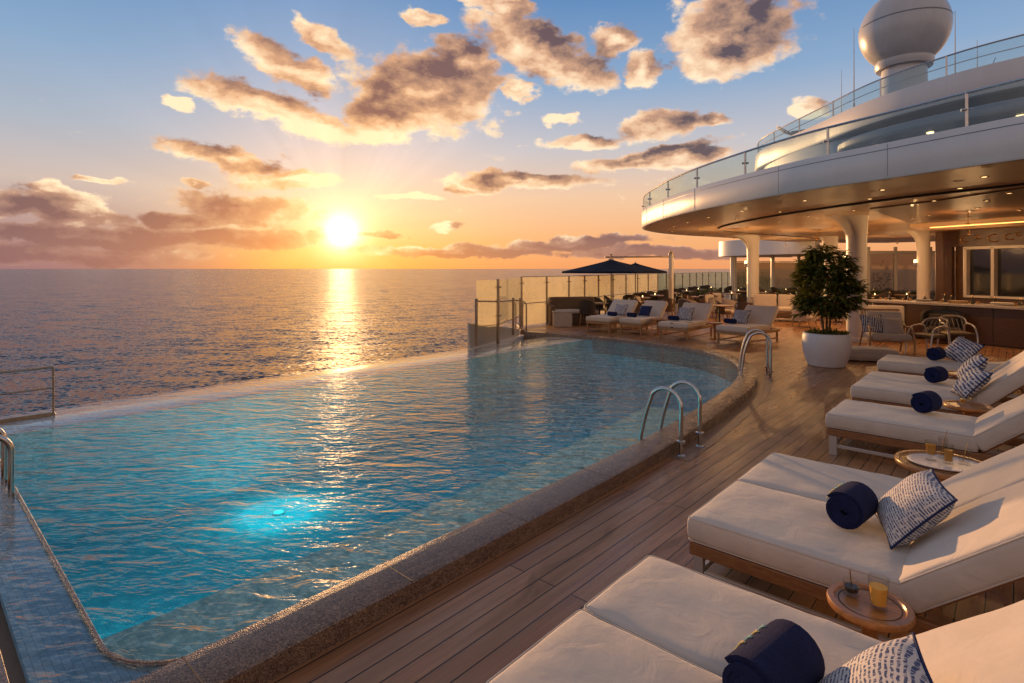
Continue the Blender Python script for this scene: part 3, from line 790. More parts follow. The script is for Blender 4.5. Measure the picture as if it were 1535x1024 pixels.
PROTO = {}
def seat_pad(t, name, c, d, tilt=0, seed=0, m='canvas', r=.03, puff=.012):
    o = cushion(*d, r=r, puff=puff, seed=seed).build(name, M[m], t, smooth=60)
    o.location = c; o.rotation_euler = (0, -tilt, 0)
    piping(*d, r=r).build('piping', M['canvas_pip'], o, smooth=60)
    return o
def lounger(label, loc, rz, W, double, seat=1.08, back=.80, ang=40, top=.42, legs='leg_metal', frame='teak', seed=0, group=None, ch=.145, legw=.05):
    """local x: foot to head, y: across"""
    t = thing('sun_lounger', label, 'sun lounger', loc, rz, group)
    L = seat+back*.82; fz = top-ch; rw = .045
    mb = MB()
    for sy in (-1, 1): mb.box((L/2, sy*(W/2-rw/2-.01), fz-.04), (L, rw, .075))
    mb.box((rw/2, 0, fz-.04), (rw, W-.11, .075)); mb.box((L-rw/2, 0, fz-.04), (rw, W-.11, .075))
    for k in range(9): mb.box((.10+k*(seat-.12)/8, 0, fz-.018), (.07, W-.12, .018))
    mb.build('frame', M[frame], t, smooth=0, bevel=.006)
    for x in (.05, L-.12):
        for sy in (-1, 1):
            mb = MB(); y = sy*(W/2-.045)
            mb.box((x, y, (fz-.08)/2), (legw*1.1, legw*.8, fz-.08)); mb.build('leg', M[legs], t, smooth=0, bevel=.005)
    for sy in (-1, 1):
        mb = MB(); mb.bar((.08, sy*(W/2-.045), .095), (L-.14, sy*(W/2-.045), .095), .025, .035); mb.build('stretcher', M[legs], t, smooth=0, bevel=.004)
    mb = MB(); mb.bar((.05, -W/2+.07, .095), (.05, W/2-.07, .095), .025, .03); mb.build('stretcher', M[legs], t, smooth=0, bevel=.004)
    n = 2 if double else 1; w = (W-.01)/n
    a = R(ang); ca, sa = math.cos(a), math.sin(a)
    # backrest frame + prop
    mb = MB()
    hx, hz = seat+.01, fz
    for sy in (-1, 1): mb.bar((hx, sy*(W/2-.08), hz), (hx+back*.94*ca, sy*(W/2-.08), hz+back*.94*sa), .04, .035)
    for k in (.2,.5,.8,.93): mb.bar((hx+back*k*ca, -W/2+.1, hz+back*k*sa), (hx+back*k*ca, W/2-.1, hz+back*k*sa), .03, .06)
    if ang > 15: mb.bar((hx+back*.6*ca, 0, hz+back*.6*sa-.02), (min(L-.05, hx+back*.62*ca+.12), 0, fz-.03), .035, .03)
    mb.build('backrest_frame', M[frame], t, smooth=0, bevel=.004)
    for i in range(n):
        y = (i-(n-1)/2)*(w+.004)
        seat_pad(t, 'seat_cushion', (seat/2-.012, y, fz+ch/2+.001), (seat, w, ch), 0, seed+i)
        cx = hx+ca*back/2-sa*ch/2+.01; cz = hz+sa*back/2+ca*ch/2+.012
        seat_pad(t, 'back_cushion', (cx, y, cz), (back, w, ch), a, seed+i+9)
    return t

GR = 'sunbeds along the right of the pool deck'
lounger('nearest double sunbed with cream cushions, cut by the bottom frame edge', (-1.40,2.02,0), 0, 1.24, True, seed=1, group=GR)
lounger('double cream sunbed holding a navy towel roll and patterned pillow, behind the nearest one', (-1.44,3.97,0), 0, 1.60, True, seed=3, group=GR)
lounger('single cream sunbed with pale legs, beside the table with the white tray', (-1.42,6.82,0), 0, .86, False, seed=5, seat=1.2, group=GR, legw=.065)
lounger('double cream sunbed between two small teak tables, fourth from the front', (-1.52,8.80,0), 0, 1.40, True, seed=7, seat=1.2, group=GR, ang=44)
lounger('farthest cream sunbed of the right row, lying flat near the white planter', (-1.62,11.05,0), 0, .92, False, seed=9, seat=1.25, ang=7, group=GR)
GB = 'sunbeds at the far end of the pool'
lb = [('cream sunbed nearest the glass screen at the far end of the pool',(-9.20,14.03),0),
      ('cream sunbed holding a navy pillow, second from the glass screen',(-8.20,14.18),0),
      ('cream sunbed with a dark strap round its foot cushion, third from the glass screen',(-6.75,13.90),0),
      ('cream sunbed at the far pool end nearest the potted tree',(-5.22,13.98),R(-8))]
back_beds = []
for i, (lab, p, r_) in enumerate(lb):
    b = lounger(lab, (p[0], p[1], 0), PI/2+r_, .86 if i != 1 else .74, False, seat=1.15, back=.70, ang=44, top=.46, legs='teak_light', frame='teak_light', seed=20+i, group=GB, ch=.13)
    back_beds.append(b)
mb = MB(); mb.bar((.30,-.44,.47), (.30,.44,.47), .06, .006); mb.bar((-.012,.02,.33), (-.012,.02,.46), .07, .006); mb.build('strap', M['black_metal'], back_beds[2], smooth=0)
for i in (1, 3):
    mb = MB(); mb.lathe([(.045,0),(.045,.006)], 16, m=Matrix.Translation((-.006,.05,.395)) @ Matrix.Rotation(-PI/2, 4, 'Y')); mb.build('emblem', M['navy_trim'], back_beds[i])

# ---- pillows
def pillow(label, loc, rot, size=.46, depth=.17, m='pillow_a', group='patterned scatter pillows', plain=False, sz_y=None):
    n = 18; sy_ = sz_y or size
    vs = []; fs = []; uvs = []
    def pos(u, v, s):
        e = 1-.06*(1-abs(u)**2)*abs(v)**4*0
        x = u*size/2*(1-.07*(1-v*v)*abs(u)**3); y = v*sy_/2*(1-.07*(1-u*u)*abs(v)**3)
        h = depth/2*((1-abs(u)**2.6)*(1-abs(v)**2.6))**.55
        h *= 1+.10*noise.noise(Vector((u*2.2, v*2.2, s*3+loc[0]*5)))
        return (x, y, s*h)
    for s in (1, -1):
        for i in range(n+1):
            for j in range(n+1):
                u, v = -1+2*i/n, -1+2*j/n; vs.append(pos(u, v, s)); uvs.append(((u+1)/2, (v+1)/2))
    o0 = (n+1)**2
    for b in (0, o0):
        for i in range(n):
            for j in range(n):
                f = (b+i*(n+1)+j, b+(i+1)*(n+1)+j, b+(i+1)*(n+1)+j+1, b+i*(n+1)+j+1)
                fs.append(f if b == 0 else f[::-1])
    me = bpy.data.meshes.new('pillow'); me.from_pydata(vs, [], fs)
    ul = me.uv_layers.new(name='UVMap')
    for lp_ in me.loops: ul.data[lp_.index].uv = uvs[lp_.vertex_index]
    for p in me.polygons: p.use_smooth = True
    me.materials.append(M[m])
    o = bpy.data.objects.new('scatter_pillow', me); col.objects.link(o); o.location = loc; o.rotation_euler = rot
    tag(o, label, 'pillow', group)
    pts = []
    for (u0, v0, du, dv) in ((-1,-1,1,0),(1,-1,0,1),(1,1,-1,0),(-1,1,0,-1)):
        for k in range(10): pts.append(pos(u0+du*2*k/10, v0+dv*2*k/10, 0))
    mb = MB(); mb.tube(pts, .006, 6, closed=True); mb.build('piping', M['navy_trim'] if not plain else M['canvas_pip'], o)
    return o
pillow('large patterned pillow at the bottom frame edge, on the nearest sunbed', (-.31,1.96,.555), (R(0),R(-46),R(20)), .44, .20)
pillow('blue and white patterned pillow standing beside the navy towel on the second sunbed', (-.41,3.72,.60), (R(4),R(-48),R(16)), .41, .19)
pillow('small patterned pillow between the third and fourth sunbeds', (-.36,8.22,.60), (R(0),R(-50),R(20)), .40, .17, 'pillow_b')
pillow('navy flecked pillow leaning on the raised back of the fourth sunbed', (-.40,9.28,.62), (R(0),R(-52),R(10)), .42, .18, 'pillow_b')
pillow('patterned pillow lying on the flat farthest sunbed of the right row', (-.62,11.42,.60), (R(20),R(-45),R(35)), .44, .18, 'pillow_b')
pb = [((-8.95,14.86),0,'pillow_b','pale patterned pillow on the sunbed nearest the glass screen',.40),
      ((-8.18,14.98),0,'navy_trim','plain navy pillow on the second sunbed from the glass screen',.38),
      ((-6.82,14.76),0,'pillow_b','pale patterned pillow on the sunbed with the dark strap',.44),
      ((-5.33,14.86),R(-8),'pillow_b','pale patterned pillow on the sunbed nearest the potted tree',.44)]
for (p, r_, m_, lab, s_) in pb:
    pillow(lab, (p[0], p[1]+.06, .64), (R(52), 0, r_+R(4)), s_, .15, m_, plain=(m_ == 'navy_trim'))

# ---- rolled towels
def towel(label, loc, rz, rad=.115, ln=.30, marks=True):
    t = thing('rolled_towel', label, 'towel', loc, rz, 'rolled navy towels')
    turns = 4.4; n = 100; vs = []; fs = []
    th = rad/turns/1.12
    for i in range(n+1):
        a = i/n*turns*2*PI; r = .014+(rad-.014-th/2)*i/n
        for s in (-1, 1):
            q = r+s*th*.41
            for e in (-1, 1):
                bul = .006*math.sin(a*.7)*(i/n)
                vs.append((q*math.cos(a), e*(ln/2+bul-.010*(i/n)**8), rad+q*math.sin(a)))
    for i in range(n):
        b, c = i*4, (i+1)*4
        fs += [(b,c,c+1,b+1),(b+2,b+3,c+3,c+2),(b,b+2,c+2,c),(b+1,c+1,c+3,b+3)]
    fs += [(0,1,3,2),(n*4,n*4+2,n*4+3,n*4+1)]
    mb = MB(); mb.add(vs, fs); o = mb.build('roll', M['navy'], t, smooth=50)
    if marks:
        for k in range(4):
            y = -.06+k*.045; pts = []
            for j in range(7):
                a = R(128+j*7); rr = rad+.0025; yy = y+.018*math.sin(j/6*PI)
                pts.append((rr*math.cos(a), yy, rad+rr*math.sin(a)))
            mb = MB(); mb.tube(pts, .0045, 5); mb.build('embroidery', M['gold_thread' if k % 2 == 0 else 'teal_thread'], t)
    return t
towel('navy towel roll with gold embroidery on the nearest sunbed', (-.60,1.98,.432), R(-10), .112, .32)
towel('navy towel roll with its spiral end showing on the second sunbed', (-.69,3.68,.432), R(-8), .110, .26)
towel('navy towel roll on the single sunbed beside the white tray table', (-.66,7.02,.432), R(-18), .112, .22, False)
towel('navy towel roll on the fourth sunbed between the small tables', (-.74,8.95,.432), R(-18), .108, .22, False)
towel('navy towel roll on the flat farthest sunbed of the right row', (-.92,11.12,.432), R(-14), .11, .24, False)
for (p, lab) in [((-9.02,14.55),'folded navy towel roll on the sunbed nearest the glass screen'),((-8.38,14.60),'folded navy towel roll beside the navy pillow'),((-6.98,14.42),'folded navy towel roll on the sunbed with the strap'),((-5.48,14.56),'folded navy towel roll on the sunbed nearest the potted tree')]:
    towel(lab, (p[0], p[1], .468), R(80), .07, .30, False)

# ---- small round tables and what stands on them
def side_table(label, loc, rad, hgt=.45, rz=0):
    t = thing('side_table', label, 'side table', loc, rz, 'round teak side tables')
    mb = MB(); mb.lathe([(.001,hgt-.042),(rad-.03,hgt-.045),(rad-.004,hgt-.03),(rad,hgt-.012),(rad-.006,hgt),(rad-.03,hgt+.001),(rad-.036,hgt-.008),(.001,hgt-.008)], 56)
    mb.build('table_top', M['table_wood'], t, smooth=40)
    mb = MB(); mb.lathe([(rad*.70,hgt-.0065),(rad*.715,hgt-.006),(rad*.73,hgt-.0065)], 48, caps=False); mb.build('inlay', M['seam'], t)
    mb = MB(); mb.lathe([(.045,.02),(.032,.10),(.034,hgt-.12),(.06,hgt-.044)], 20); mb.build('pedestal', M['table_wood'], t)
    mb = MB(); mb.lathe([(.001,0),(rad*.62,0),(rad*.62,.014),(rad*.55,.024),(.045,.03)], 32); mb.build('base', M['table_wood'], t)
    return t
side_table('small round teak table with a juice glass, between the two nearest sunbeds', (-.475,2.90,0), .168, .42)
side_table('round teak table carrying a white oval tray of glasses', (-.38,5.25,0), .315, .45)
side_table('small round teak table between the third and fourth sunbeds', (-.36,7.62,0), .215, .46)
side_table('small round teak table behind the fourth sunbed with one amber drink', (-.52,9.88,0), .20, .46)

def tumbler(label, loc, h=.13, r0=.034, r1=.044, fill=None, fm='juice', foot=False, straw=False):
    t = thing('drinking_glass', label, 'glass', loc, random.random()*6, 'drinks on the side tables')
    mb = MB()
    if foot: prof = [(.001,0),(.034,0),(.034,.006),(.012,.012),(.010,.03),(r0,.045),(r1*1.05,h*.7),(r1,h),(r1-.0025,h),(r1*1.02,h*.7),(r0-.003,.048),(.001,.045)]
    else: prof = [(.001,0),(r0+.003,0),(r0+.004,.006),(r0,.014),(r1,h),(r1-.0025,h),(r0-.003,.018),(.001,.018)]
    mb.lathe(prof, 28); mb.build('bowl', M['tumbler'], t, smooth=50)
    if fill:
        z0 = .048 if foot else .019; f = fill
        rr = (r0 + (r1-r0)*((f-.014)/(h-.014)))-.004
        mb = MB(); mb.lathe([(.001,z0),(r0-.004,z0),(rr,f),(.001,f)], 24); mb.build('drink', M[fm], t)
    if straw:
        mb = MB(); mb.tube([(.01,.01,.02),(-.02,-.015,h+.06)], .0025, 6); mb.build('straw', M['brass'], t)
    return t
Z1 = .413
tumbler('tall tumbler of orange juice on the nearest small table', (-.44,2.89,Z1), .135, .032, .042, .095)
tumbler('low glass with a dark stirrer on the nearest small table', (-.55,2.925,Z1), .065, .030, .036, .04, 'bottle', straw=True)
tr = thing('serving_tray', 'white oval marble tray on the round table beside the single sunbed', 'tray', (-.38,5.25,.443), R(20))
mb = MB(); mb.lathe([(.001,0),(.215,0),(.235,.008),(.235,.014),(.225,.012),(.20,.009),(.001,.009)], 48, sx=1, sy=.80); mb.build('plate', M['marble'], tr)
ZT = .4525
tumbler('amber stemmed glass at the left end of the white tray', (-.465,5.25,ZT), .15, .030, .038, .12, 'amber', foot=True)
tumbler('tall glass of amber drink in the middle of the white tray', (-.36,5.25,ZT), .145, .028, .034, .10, 'amber')
tumbler('clear glass with a brass stirrer at the right end of the white tray', (-.27,5.30,ZT), .10, .032, .038, None, straw=True)
tumbler('tall clear glass standing at the back of the white tray', (-.40,5.36,ZT), .16, .026, .032, None, straw=True)
tumbler('short amber glass on the table between the third and fourth sunbeds', (-.40,7.62,.453), .09, .03, .036, .06, 'amber', straw=True)
tumbler('tall amber glass on the table behind the fourth sunbed', (-.52,9.88,.453), .11, .032, .038, .07, 'amber', straw=True)
tumbler('clear stemmed glass on the table behind the fourth sunbed', (-.45,9.90,.453), .12, .030, .034, None, foot=True)
tumbler('clear stemmed glass on the table between the third and fourth sunbeds', (-.32,7.66,.453), .13, .030, .034, None, foot=True)

# =====================================================================  potted tree
pt = thing('potted_tree', 'bushy green tree in a big round white pot by the pool corner', 'potted tree', (-2.73,12.25,0))
mb = MB(); mb.lathe([(.001,.0),(.30,.0),(.325,.012),(.33,.03),(.375,.14),(.415,.30),(.43,.45),(.425,.58),(.41,.635),(.40,.648),(.385,.645),(.378,.62),(.375,.58),(.001,.58)], 56)
mb.build('pot', M['pot'], pt, smooth=50)
mb = MB(); mb.lathe([(.374,.585),(.2,.60),(.001,.605)], 24); mb.build('soil', M['soil'], pt)
tw = MB(); tips = []
rnd = random.Random(11)
for k in range(5):
    a = k*2*PI/5+rnd.random(); pts = []; x, y = .05*math.cos(a), .05*math.sin(a); 
    top = 1.35+rnd.random()*.55
    for j in range(8):
        z = .58+(top-.58)*j/7
        pts.append((x+.17*(j/7)**1.6*math.cos(a)+rnd.uniform(-.012,.012), y+.17*(j/7)**1.6*math.sin(a)+rnd.uniform(-.012,.012), z))
    tw.tube(pts, [.026*(1-.75*j/7) for j in range(8)], 7)
    for _ in range(9):
        j = rnd.randint(3, 7); p = Vector(pts[j]); a2 = rnd.random()*2*PI; l = rnd.uniform(.15,.32)
        e = p+Vector((l*math.cos(a2), l*math.sin(a2), rnd.uniform(.02,.22))); tw.tube([p, (p+e)/2+Vector((0,0,.03)), e], [.009,.006,.003], 5); tips.append(e)
tw.build('trunk', M['bark'], pt)
lf = MB()
def leaf(mbx, base, d, ln, wd, droop=.25):
    d = d.normalized(); s = d.cross(Vector((0,0,1)));
    if s.length < .05: s = Vector((1,0,0))
    s.normalize(); u = s.cross(d)
    pts = [(0,0,0),(.35,.5,.05),(.72,.36,-.02),(1,0,-.16)]
    L_ = [base + d*ln*t + s*wd*w + u*ln*(h-droop*t*t) for t, w, h in pts[1:3]]
    R_ = [base + d*ln*t - s*wd*w + u*ln*(h-droop*t*t) for t, w, h in pts[1:3]]
    c1 = base + d*ln*.35 + u*ln*(-.02-droop*.12); c2 = base + d*ln*.72 + u*ln*(-.07-droop*.5); tip = base + d*ln + u*ln*(-.16-droop)
    mbx.add([base, L_[0], c1, R_[0], L_[1], c2, R_[1], tip], [(0,2,1),(0,3,2),(1,2,5,4),(2,3,6,5),(4,5,7),(5,6,7)])
prof = lambda z: 0.47*max(.0, math.sin(PI*min(1, max(0, (z-.78)/1.64))**.85))**.6
nsp = 0
while nsp < 440:
    z = rnd.uniform(.98, 2.26); rm = prof(z)*rnd.choice([1,1,.85,1.05]); rr = rm*math.sqrt(rnd.uniform(.08,1)); a = rnd.random()*2*PI
    c = Vector((rr*math.cos(a), rr*math.sin(a), z))
    if noise.noise(c*3.1) < -.17: continue
    out_ = Vector((math.cos(a), math.sin(a), rnd.uniform(-.25,.75)))
    out_ += Vector((rnd.uniform(-.6,.6), rnd.uniform(-.6,.6), 0)); out_.normalize()
    sl_ = rnd.uniform(.13,.24); side = out_.cross(Vector((0,0,1))).normalized()
    lf.tube([c-out_*.04, c+out_*sl_], .0025, 4)
    for j in range(4):
        for s_ in (-1, 1):
            b = c+out_*sl_*(.25+.2*j)
            leaf(lf, b, out_*.75+side*s_*.8+Vector((0,0,rnd.uniform(-.25,.2))), rnd.uniform(.12, .21), rnd.uniform(.040, .062))
    leaf(lf, c+out_*sl_, out_, .15, .042); nsp += 1
lf.build('foliage', M['leaf'], pt, smooth=0)
uf = MB()
for _ in range(260):
    a = rnd.random()*2*PI; r_ = .35*math.sqrt(rnd.random()); b = Vector((r_*math.cos(a), r_*math.sin(a), .60))
    leaf(uf, b, Vector((rnd.uniform(-1,1), rnd.uniform(-1,1), rnd.uniform(.5,1.6))), rnd.uniform(.09,.19), .03)
uf.build('underplanting', M['leaf'], pt, smooth=0)

# =====================================================================  umbrella
um = thing('cantilever_umbrella', 'navy cantilever umbrella hanging from a thick post by the glass screen', 'umbrella', (-10.05,20.55,0))
mb = MB(); mb.bar((0,0,0), (0,0,2.46), .16, .16); mb.build('post', M['cream_paint'], um, bevel=.02, smooth=30)
mb = MB(); mb.lathe([(.10,0),(.10,.06),(.05,.09),(.05,.14),(.02,.16)], 14, c=(0,0,2.46)); mb.build('finial', M['bronze_metal'], um)
hub = Vector((-1.76,-1.58,0)); hd_ = hub.normalized()
mb = MB(); mb.bar((.15*-hd_.x,.15*-hd_.y,2.38), (hub.x+hd_.x*.25, hub.y+hd_.y*.25, 2.36), .07, .06); mb.build('arm', M['bronze_metal'], um, bevel=.01, smooth=0)
mb = MB(); mb.lathe([(.11,2.24),(.08,2.29),(.04,2.30),(.04,2.44),(.07,2.46),(.001,2.48)], 14, c=(hub.x, hub.y, 0)); mb.build('hub', M['bronze_metal'], um)
def canopy(c, rad, zt, zb, n=8, rot=.2):
    mb = MB(); vs = []; K = 7; seg = n*6
    for i in range(K+1):
        t = i/K
        for k in range(seg):
            a = 2*PI*k/seg+rot; ph = (k % 6)/6; sc_ = math.sin(PI*ph)
            r_ = max(.02, rad*t)*(1-.05*sc_*t); z = zt-(zt-zb)*(t**.9)-.06*sc_*t*(1-t)*1.5
            vs.append((c[0]+r_*math.cos(a), c[1]+r_*math.sin(a), z))
    fs = []
    for i in range(K):
        for k in range(seg):
            l = (k+1) % seg; fs.append((i*seg+k, i*seg+l, (i+1)*seg+l, (i+1)*seg+k))
    for k in range(seg):
        v = vs[K*seg+k]; vs.append((v[0], v[1], v[2]-.07))
    for k in range(seg):
        l = (k+1) % seg; fs.append((K*seg+k, K*seg+l, (K+1)*seg+l, (K+1)*seg+k))
    mb.add(vs, fs); return mb
mb = canopy((hub.x, hub.y), 2.05, 2.27, 1.80); mb.build('canopy', M['navy_canvas'], um, smooth=25)
mb = MB()
for k in range(8):
    a = k*PI/4+.2; mb.tube([(hub.x, hub.y, 2.18), (hub.x+1.95*math.cos(a), hub.y+1.95*math.sin(a), 1.80)], .014, 6)
mb.build('rib_set', M['bronze_metal'], um)
mb = MB(); mb.tube([(hub.x, hub.y, 0), (hub.x, hub.y, 2.2)], .025, 8); mb.build('mast', M['bronze_metal'], um)
um2 = thing('parasol', 'smaller navy parasol just behind the cantilever umbrella', 'umbrella', (-12.0,21.2,0))
mb = canopy((0, 0), 1.35, 2.15, 1.79); mb.build('canopy', M['navy_canvas'], um2, smooth=25)
mb = MB(); mb.tube([(0,0,0),(0,0,2.2)], .025, 8); mb.build('mast', M['cream_paint'], um2)
mb = MB(); mb.lathe([(.25,0),(.25,.05),(.05,.08)], 20); mb.build('base', M['black_metal'], um2)

# =====================================================================  columns
dl = Vector((-math.cos(YAW), -math.sin(YAW)))
def column(label, x, y, r, flare=.62, top=3.3, lamp=True, cap=True):
    t = thing('column', label, 'column', (x, y, 0), 0, 'white columns under the upper deck')
    mb = MB(); mb.lathe([(r*1.08,0),(r*1.08,.10),(r,.12),(r,top-.62)], 36); mb.build('shaft', M['cream_paint'], t)
    vs = []; fs = []; K = 10; seg = 36
    for i in range(K+1):
        u = i/K; z = top-.62+.62*u+(-.0 if i else -.01); ext = flare*(1-math.sqrt(max(0, 1-u*u))); w = 1+.15*u
        for k in range(seg):
            a = 2*PI*k/seg; p = Vector((r*math.cos(a), r*math.sin(a)))*(w if i else 1.03); s_ = p.dot(dl)
            if s_ > 0: p = p + dl*ext*min(1, s_/r*1.4)
            vs.append((p.x, p.y, z))
    for i in range(K):
        for k in range(seg):
            l = (k+1) % seg; fs.append((i*seg+k, i*seg+l, (i+1)*seg+l, (i+1)*seg+k))
    fs.append(tuple(range(seg))[::-1]); fs.append(tuple(K*seg+k for k in range(seg)))
    mb = MB(); mb.add(vs, fs); mb.build('flared_bracket', M['cream_paint'], t, smooth=50)
    if lamp:
        d3 = Vector((-.95,-.31)).normalized()
        lx, ly = d3.x*(r+.05), d3.y*(r+.05)
        mb = MB(); mb.lathe([(.001,1.98),(.045,1.98),(.05,2.0),(.05,2.13)], 16, c=(lx, ly, 0)); mb.bar((lx*.8, ly*.8, 2.05), (lx, ly, 2.05), .05, .06); h = mb.build('wall_lamp', M['steel'], t)
        mb = MB(); mb.lathe([(.043,2.13),(.044,2.20),(.03,2.235),(.001,2.245)], 16, c=(lx, ly, 0)); mb.build('bulb', M['bulb'], h)
        l = bpy.data.lights.new('wall_lamp_light', 'POINT'); l.energy = 16; l.color = (1,.58,.24); l.shadow_soft_size = .05
        lo = bpy.data.objects.new('wall_lamp_light', l); col.objects.link(lo); lo.location = (lx*1.35, ly*1.35, 2.28); lo.parent = h
    return t
column('thick white column with a lit wall lamp right behind the potted tree', -3.05, 16.84, .235)
column('white column with a wall lamp behind the far row of sunbeds', -8.15, 24.2, .235, flare=.75)
column('white column with a wall lamp standing at the left end of the bar wall', -2.45, 25.2, .20, flare=.55)
column('pale column half hidden behind the potted tree top', -5.86, 27.0, .26, flare=.2, lamp=False)

# =====================================================================  upper deck
front = catmull([Vector(p) for p in [(9.0,7.2),(4.5,8.35),(2.0,9.05),(.1,9.62),(-1.45,10.30),(-3.05,11.05),(-5.3,12.62),(-6.8,13.95),(-8.1,15.35),(-9.2,16.75),(-9.95,18.2),(-10.35,20.2),(-10.25,22.2),(-9.8,24.3),(-9.35,27),(-8.9,30.3),(-7.6,33.5),(-5,36)]], 8)
up = thing('upper_deck', 'curved white upper deck with warm downlit underside reaching over the lounge', 'upper deck', (0,0,0))
ZB, ZT_ = 3.30, 3.86
outl = [(p.x, p.y) for p in front] + [(9, 36)]
fp = path_normals(front, -1)
mb = MB(); mb.sweep(fp, [(0,ZB+.03),(-.02,ZB),(-.10,ZB+.01),(-.10,ZT_-.01),(-.02,ZT_),(0,ZT_-.03)]); mb.build('fascia', M['white_paint'], up, smooth=40)
# plate seams on the fascia
mb = MB()
for i in range(14, len(fp)-30, 9):
    p, nn = fp[i]; mb.bar((p.x+nn.x*.001, p.y+nn.y*.001, ZB+.03), (p.x+nn.x*.001, p.y+nn.y*.001, ZT_-.03), .006, .006)
mb.sweep([(Vector((p.x+n_.x*.002, p.y+n_.y*.002)), n_) for p, n_ in fp], [(0,ZT_-.10),(.001,ZT_-.106),(0,ZT_-.112)])
mb.build('seam', M['wing_grey'], up, smooth=0)
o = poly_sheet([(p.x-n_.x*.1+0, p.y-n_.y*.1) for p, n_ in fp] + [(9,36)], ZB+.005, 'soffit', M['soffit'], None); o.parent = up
o = poly_sheet([(p.x-n_.x*.1+0, p.y-n_.y*.1) for p, n_ in fp] + [(9,36)], ZT_-.015, 'floor', M['white_paint'], None); o.parent = up
rec = offset(front, 2.55)
rec = [p for p in rec[16:-20]]
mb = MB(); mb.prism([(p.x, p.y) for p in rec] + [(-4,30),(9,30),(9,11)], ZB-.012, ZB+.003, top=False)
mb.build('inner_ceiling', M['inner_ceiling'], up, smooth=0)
mb = MB(); mb.tube([(p.x, p.y, ZB-.012) for p in rec], .03, 6); mb.build('ceiling_groove', M['seam'], up)
mb = MB(); mb.prism([(-1.25,14.2),(-2.45,15.0),(-2.30,20.8),(.3,19.4),(4,17.6),(6,12.0),(.2,12.75)], ZB-.035, ZB-.013, top=False); mb.build('wood_ceiling', M['wood_ceiling'], up, smooth=0)
mb = MB(); mb.prism([(-2.4,21.2),(-2.3,23.6),(6,19.6),(6,17.0)], ZB-.12, ZB-.013); mb.build('ceiling_beam', M['soffit'], up, smooth=0, bevel=.01)
mb = MB(); mb.bar((-1.9,21.35,ZB-.135), (5,18.1,ZB-.135), .06, .02); mb.build('light_strip', M['bulb_soft'], up, smooth=0)
rd = random.Random(3)
dlp = []
for ring, n_, a_ in ((-.9, 15, 22), (-1.9, 12, 24), (-3.4, 14, 26)):
    oo = offset(front, -ring)
    for k in range(n_):
        i = a_+int(k*(len(oo)-a_-14)/n_); dlp.append((oo[i].x, oo[i].y))
dlp += [(-6.3,21.5),(-5.2,22.5),(-7.2,23.2),(-4.4,20.6),(-3.4,22),(-5.8,24.8),(-4.5,26),(-3.3,24.5),(-1.6,17.6),(-.6,16.2),(.1,17.5),(-.9,18.9),(.6,14.9),(-.4,14.6),(-2.0,18.2)]
first = None
for x, y in dlp:
    if first is None:
        mb = MB(); mb.lathe([(.06,0),(.06,-.012),(.045,-.014),(.040,-.004)], 14); first = mb.build('downlight', M['brass'], up)
        mb = MB(); mb.lathe([(.001,-.009),(.040,-.009)], 14); mb.build('bulb', M['bulb'], first)
        first.location = (x, y, ZB-.014 if (Vector((x,y))-Vector((-3,20))).length < 9 else ZB+.004)
    else:
        inside = ring_in = any(True for _ in ())
        c = dup(first, parent=up); c.location = (x, y, ZB-.036)
for (x, y, e_) in ((-7.2,19.5,26),(-5.2,22.0,26),(-7.8,27.5,22),(-.8,17.0,20),(-1.0,22.0,14),(-3.6,28.0,22),(-3.2,19.2,20)):  # added fill lamps hung low to brighten the soffit, separate from the downlights
    l = bpy.data.lights.new('soffit_fill_light', 'POINT'); l.energy = e_*4.2; l.color = (1,.56,.24); l.shadow_soft_size = .022
    lo = bpy.data.objects.new('soffit_fill_light', l); col.objects.link(lo); lo.location = (x, y, ZB-.42); lo.parent = up
    mb = MB(); mb.tube([(x, y, ZB), (x, y, ZB-.36)], .008, 6); mb.lathe([(.03,-.36),(.05,-.34),(.03,-.32)], 12, c=(x, y, ZB)); mb.build('added_pendant', M['brass'], up)  # invented brass fitting that houses the fill lamp
# glass rail of the upper deck
def glass_rail(root, path, z0, h, step, lo_i, hi_i, gm='rail_glass', pr=.022, clamps=True):
    cum = 0; posts = []; last = None
    for i in range(lo_i, hi_i):
        if last is None or cum >= step: posts.append(i); cum = 0; last = i
        cum += (path[i+1]-path[i]).length
    for i in posts:
        p = path[i]; mb = MB(); mb.bar((p.x, p.y, z0-.06), (p.x, p.y, z0+h), .035, .035)
        if clamps: mb.tube([(p.x-.06, p.y-.03, z0+h*.5), (p.x+.06, p.y+.03, z0+h*.5)], .022, 8)
        mb.build('post', M['steel'], root, smooth=30)
    for a, b in zip(posts[:-1], posts[1:]):
        mb = MB(); mb.sweep(path_normals(path[a:b+1]), [(-.006,z0+.01),(.006,z0+.01),(.006,z0+h-.02),(-.006,z0+h-.02)]); mb.build('pane', M[gm], root, smooth=40)
    mb = MB(); mb.tube([(p.x, p.y, z0+h) for p in path[lo_i:hi_i]], pr, 10); mb.build('top_rail', M['steel'], root)
gr = thing('glass_balustrade', 'glass balustrade with a round handrail along the curved upper deck edge', 'balustrade', (0,0,0))
glass_rail(gr, offset(front, .06), ZT_, .47, 1.9, 6, 100)

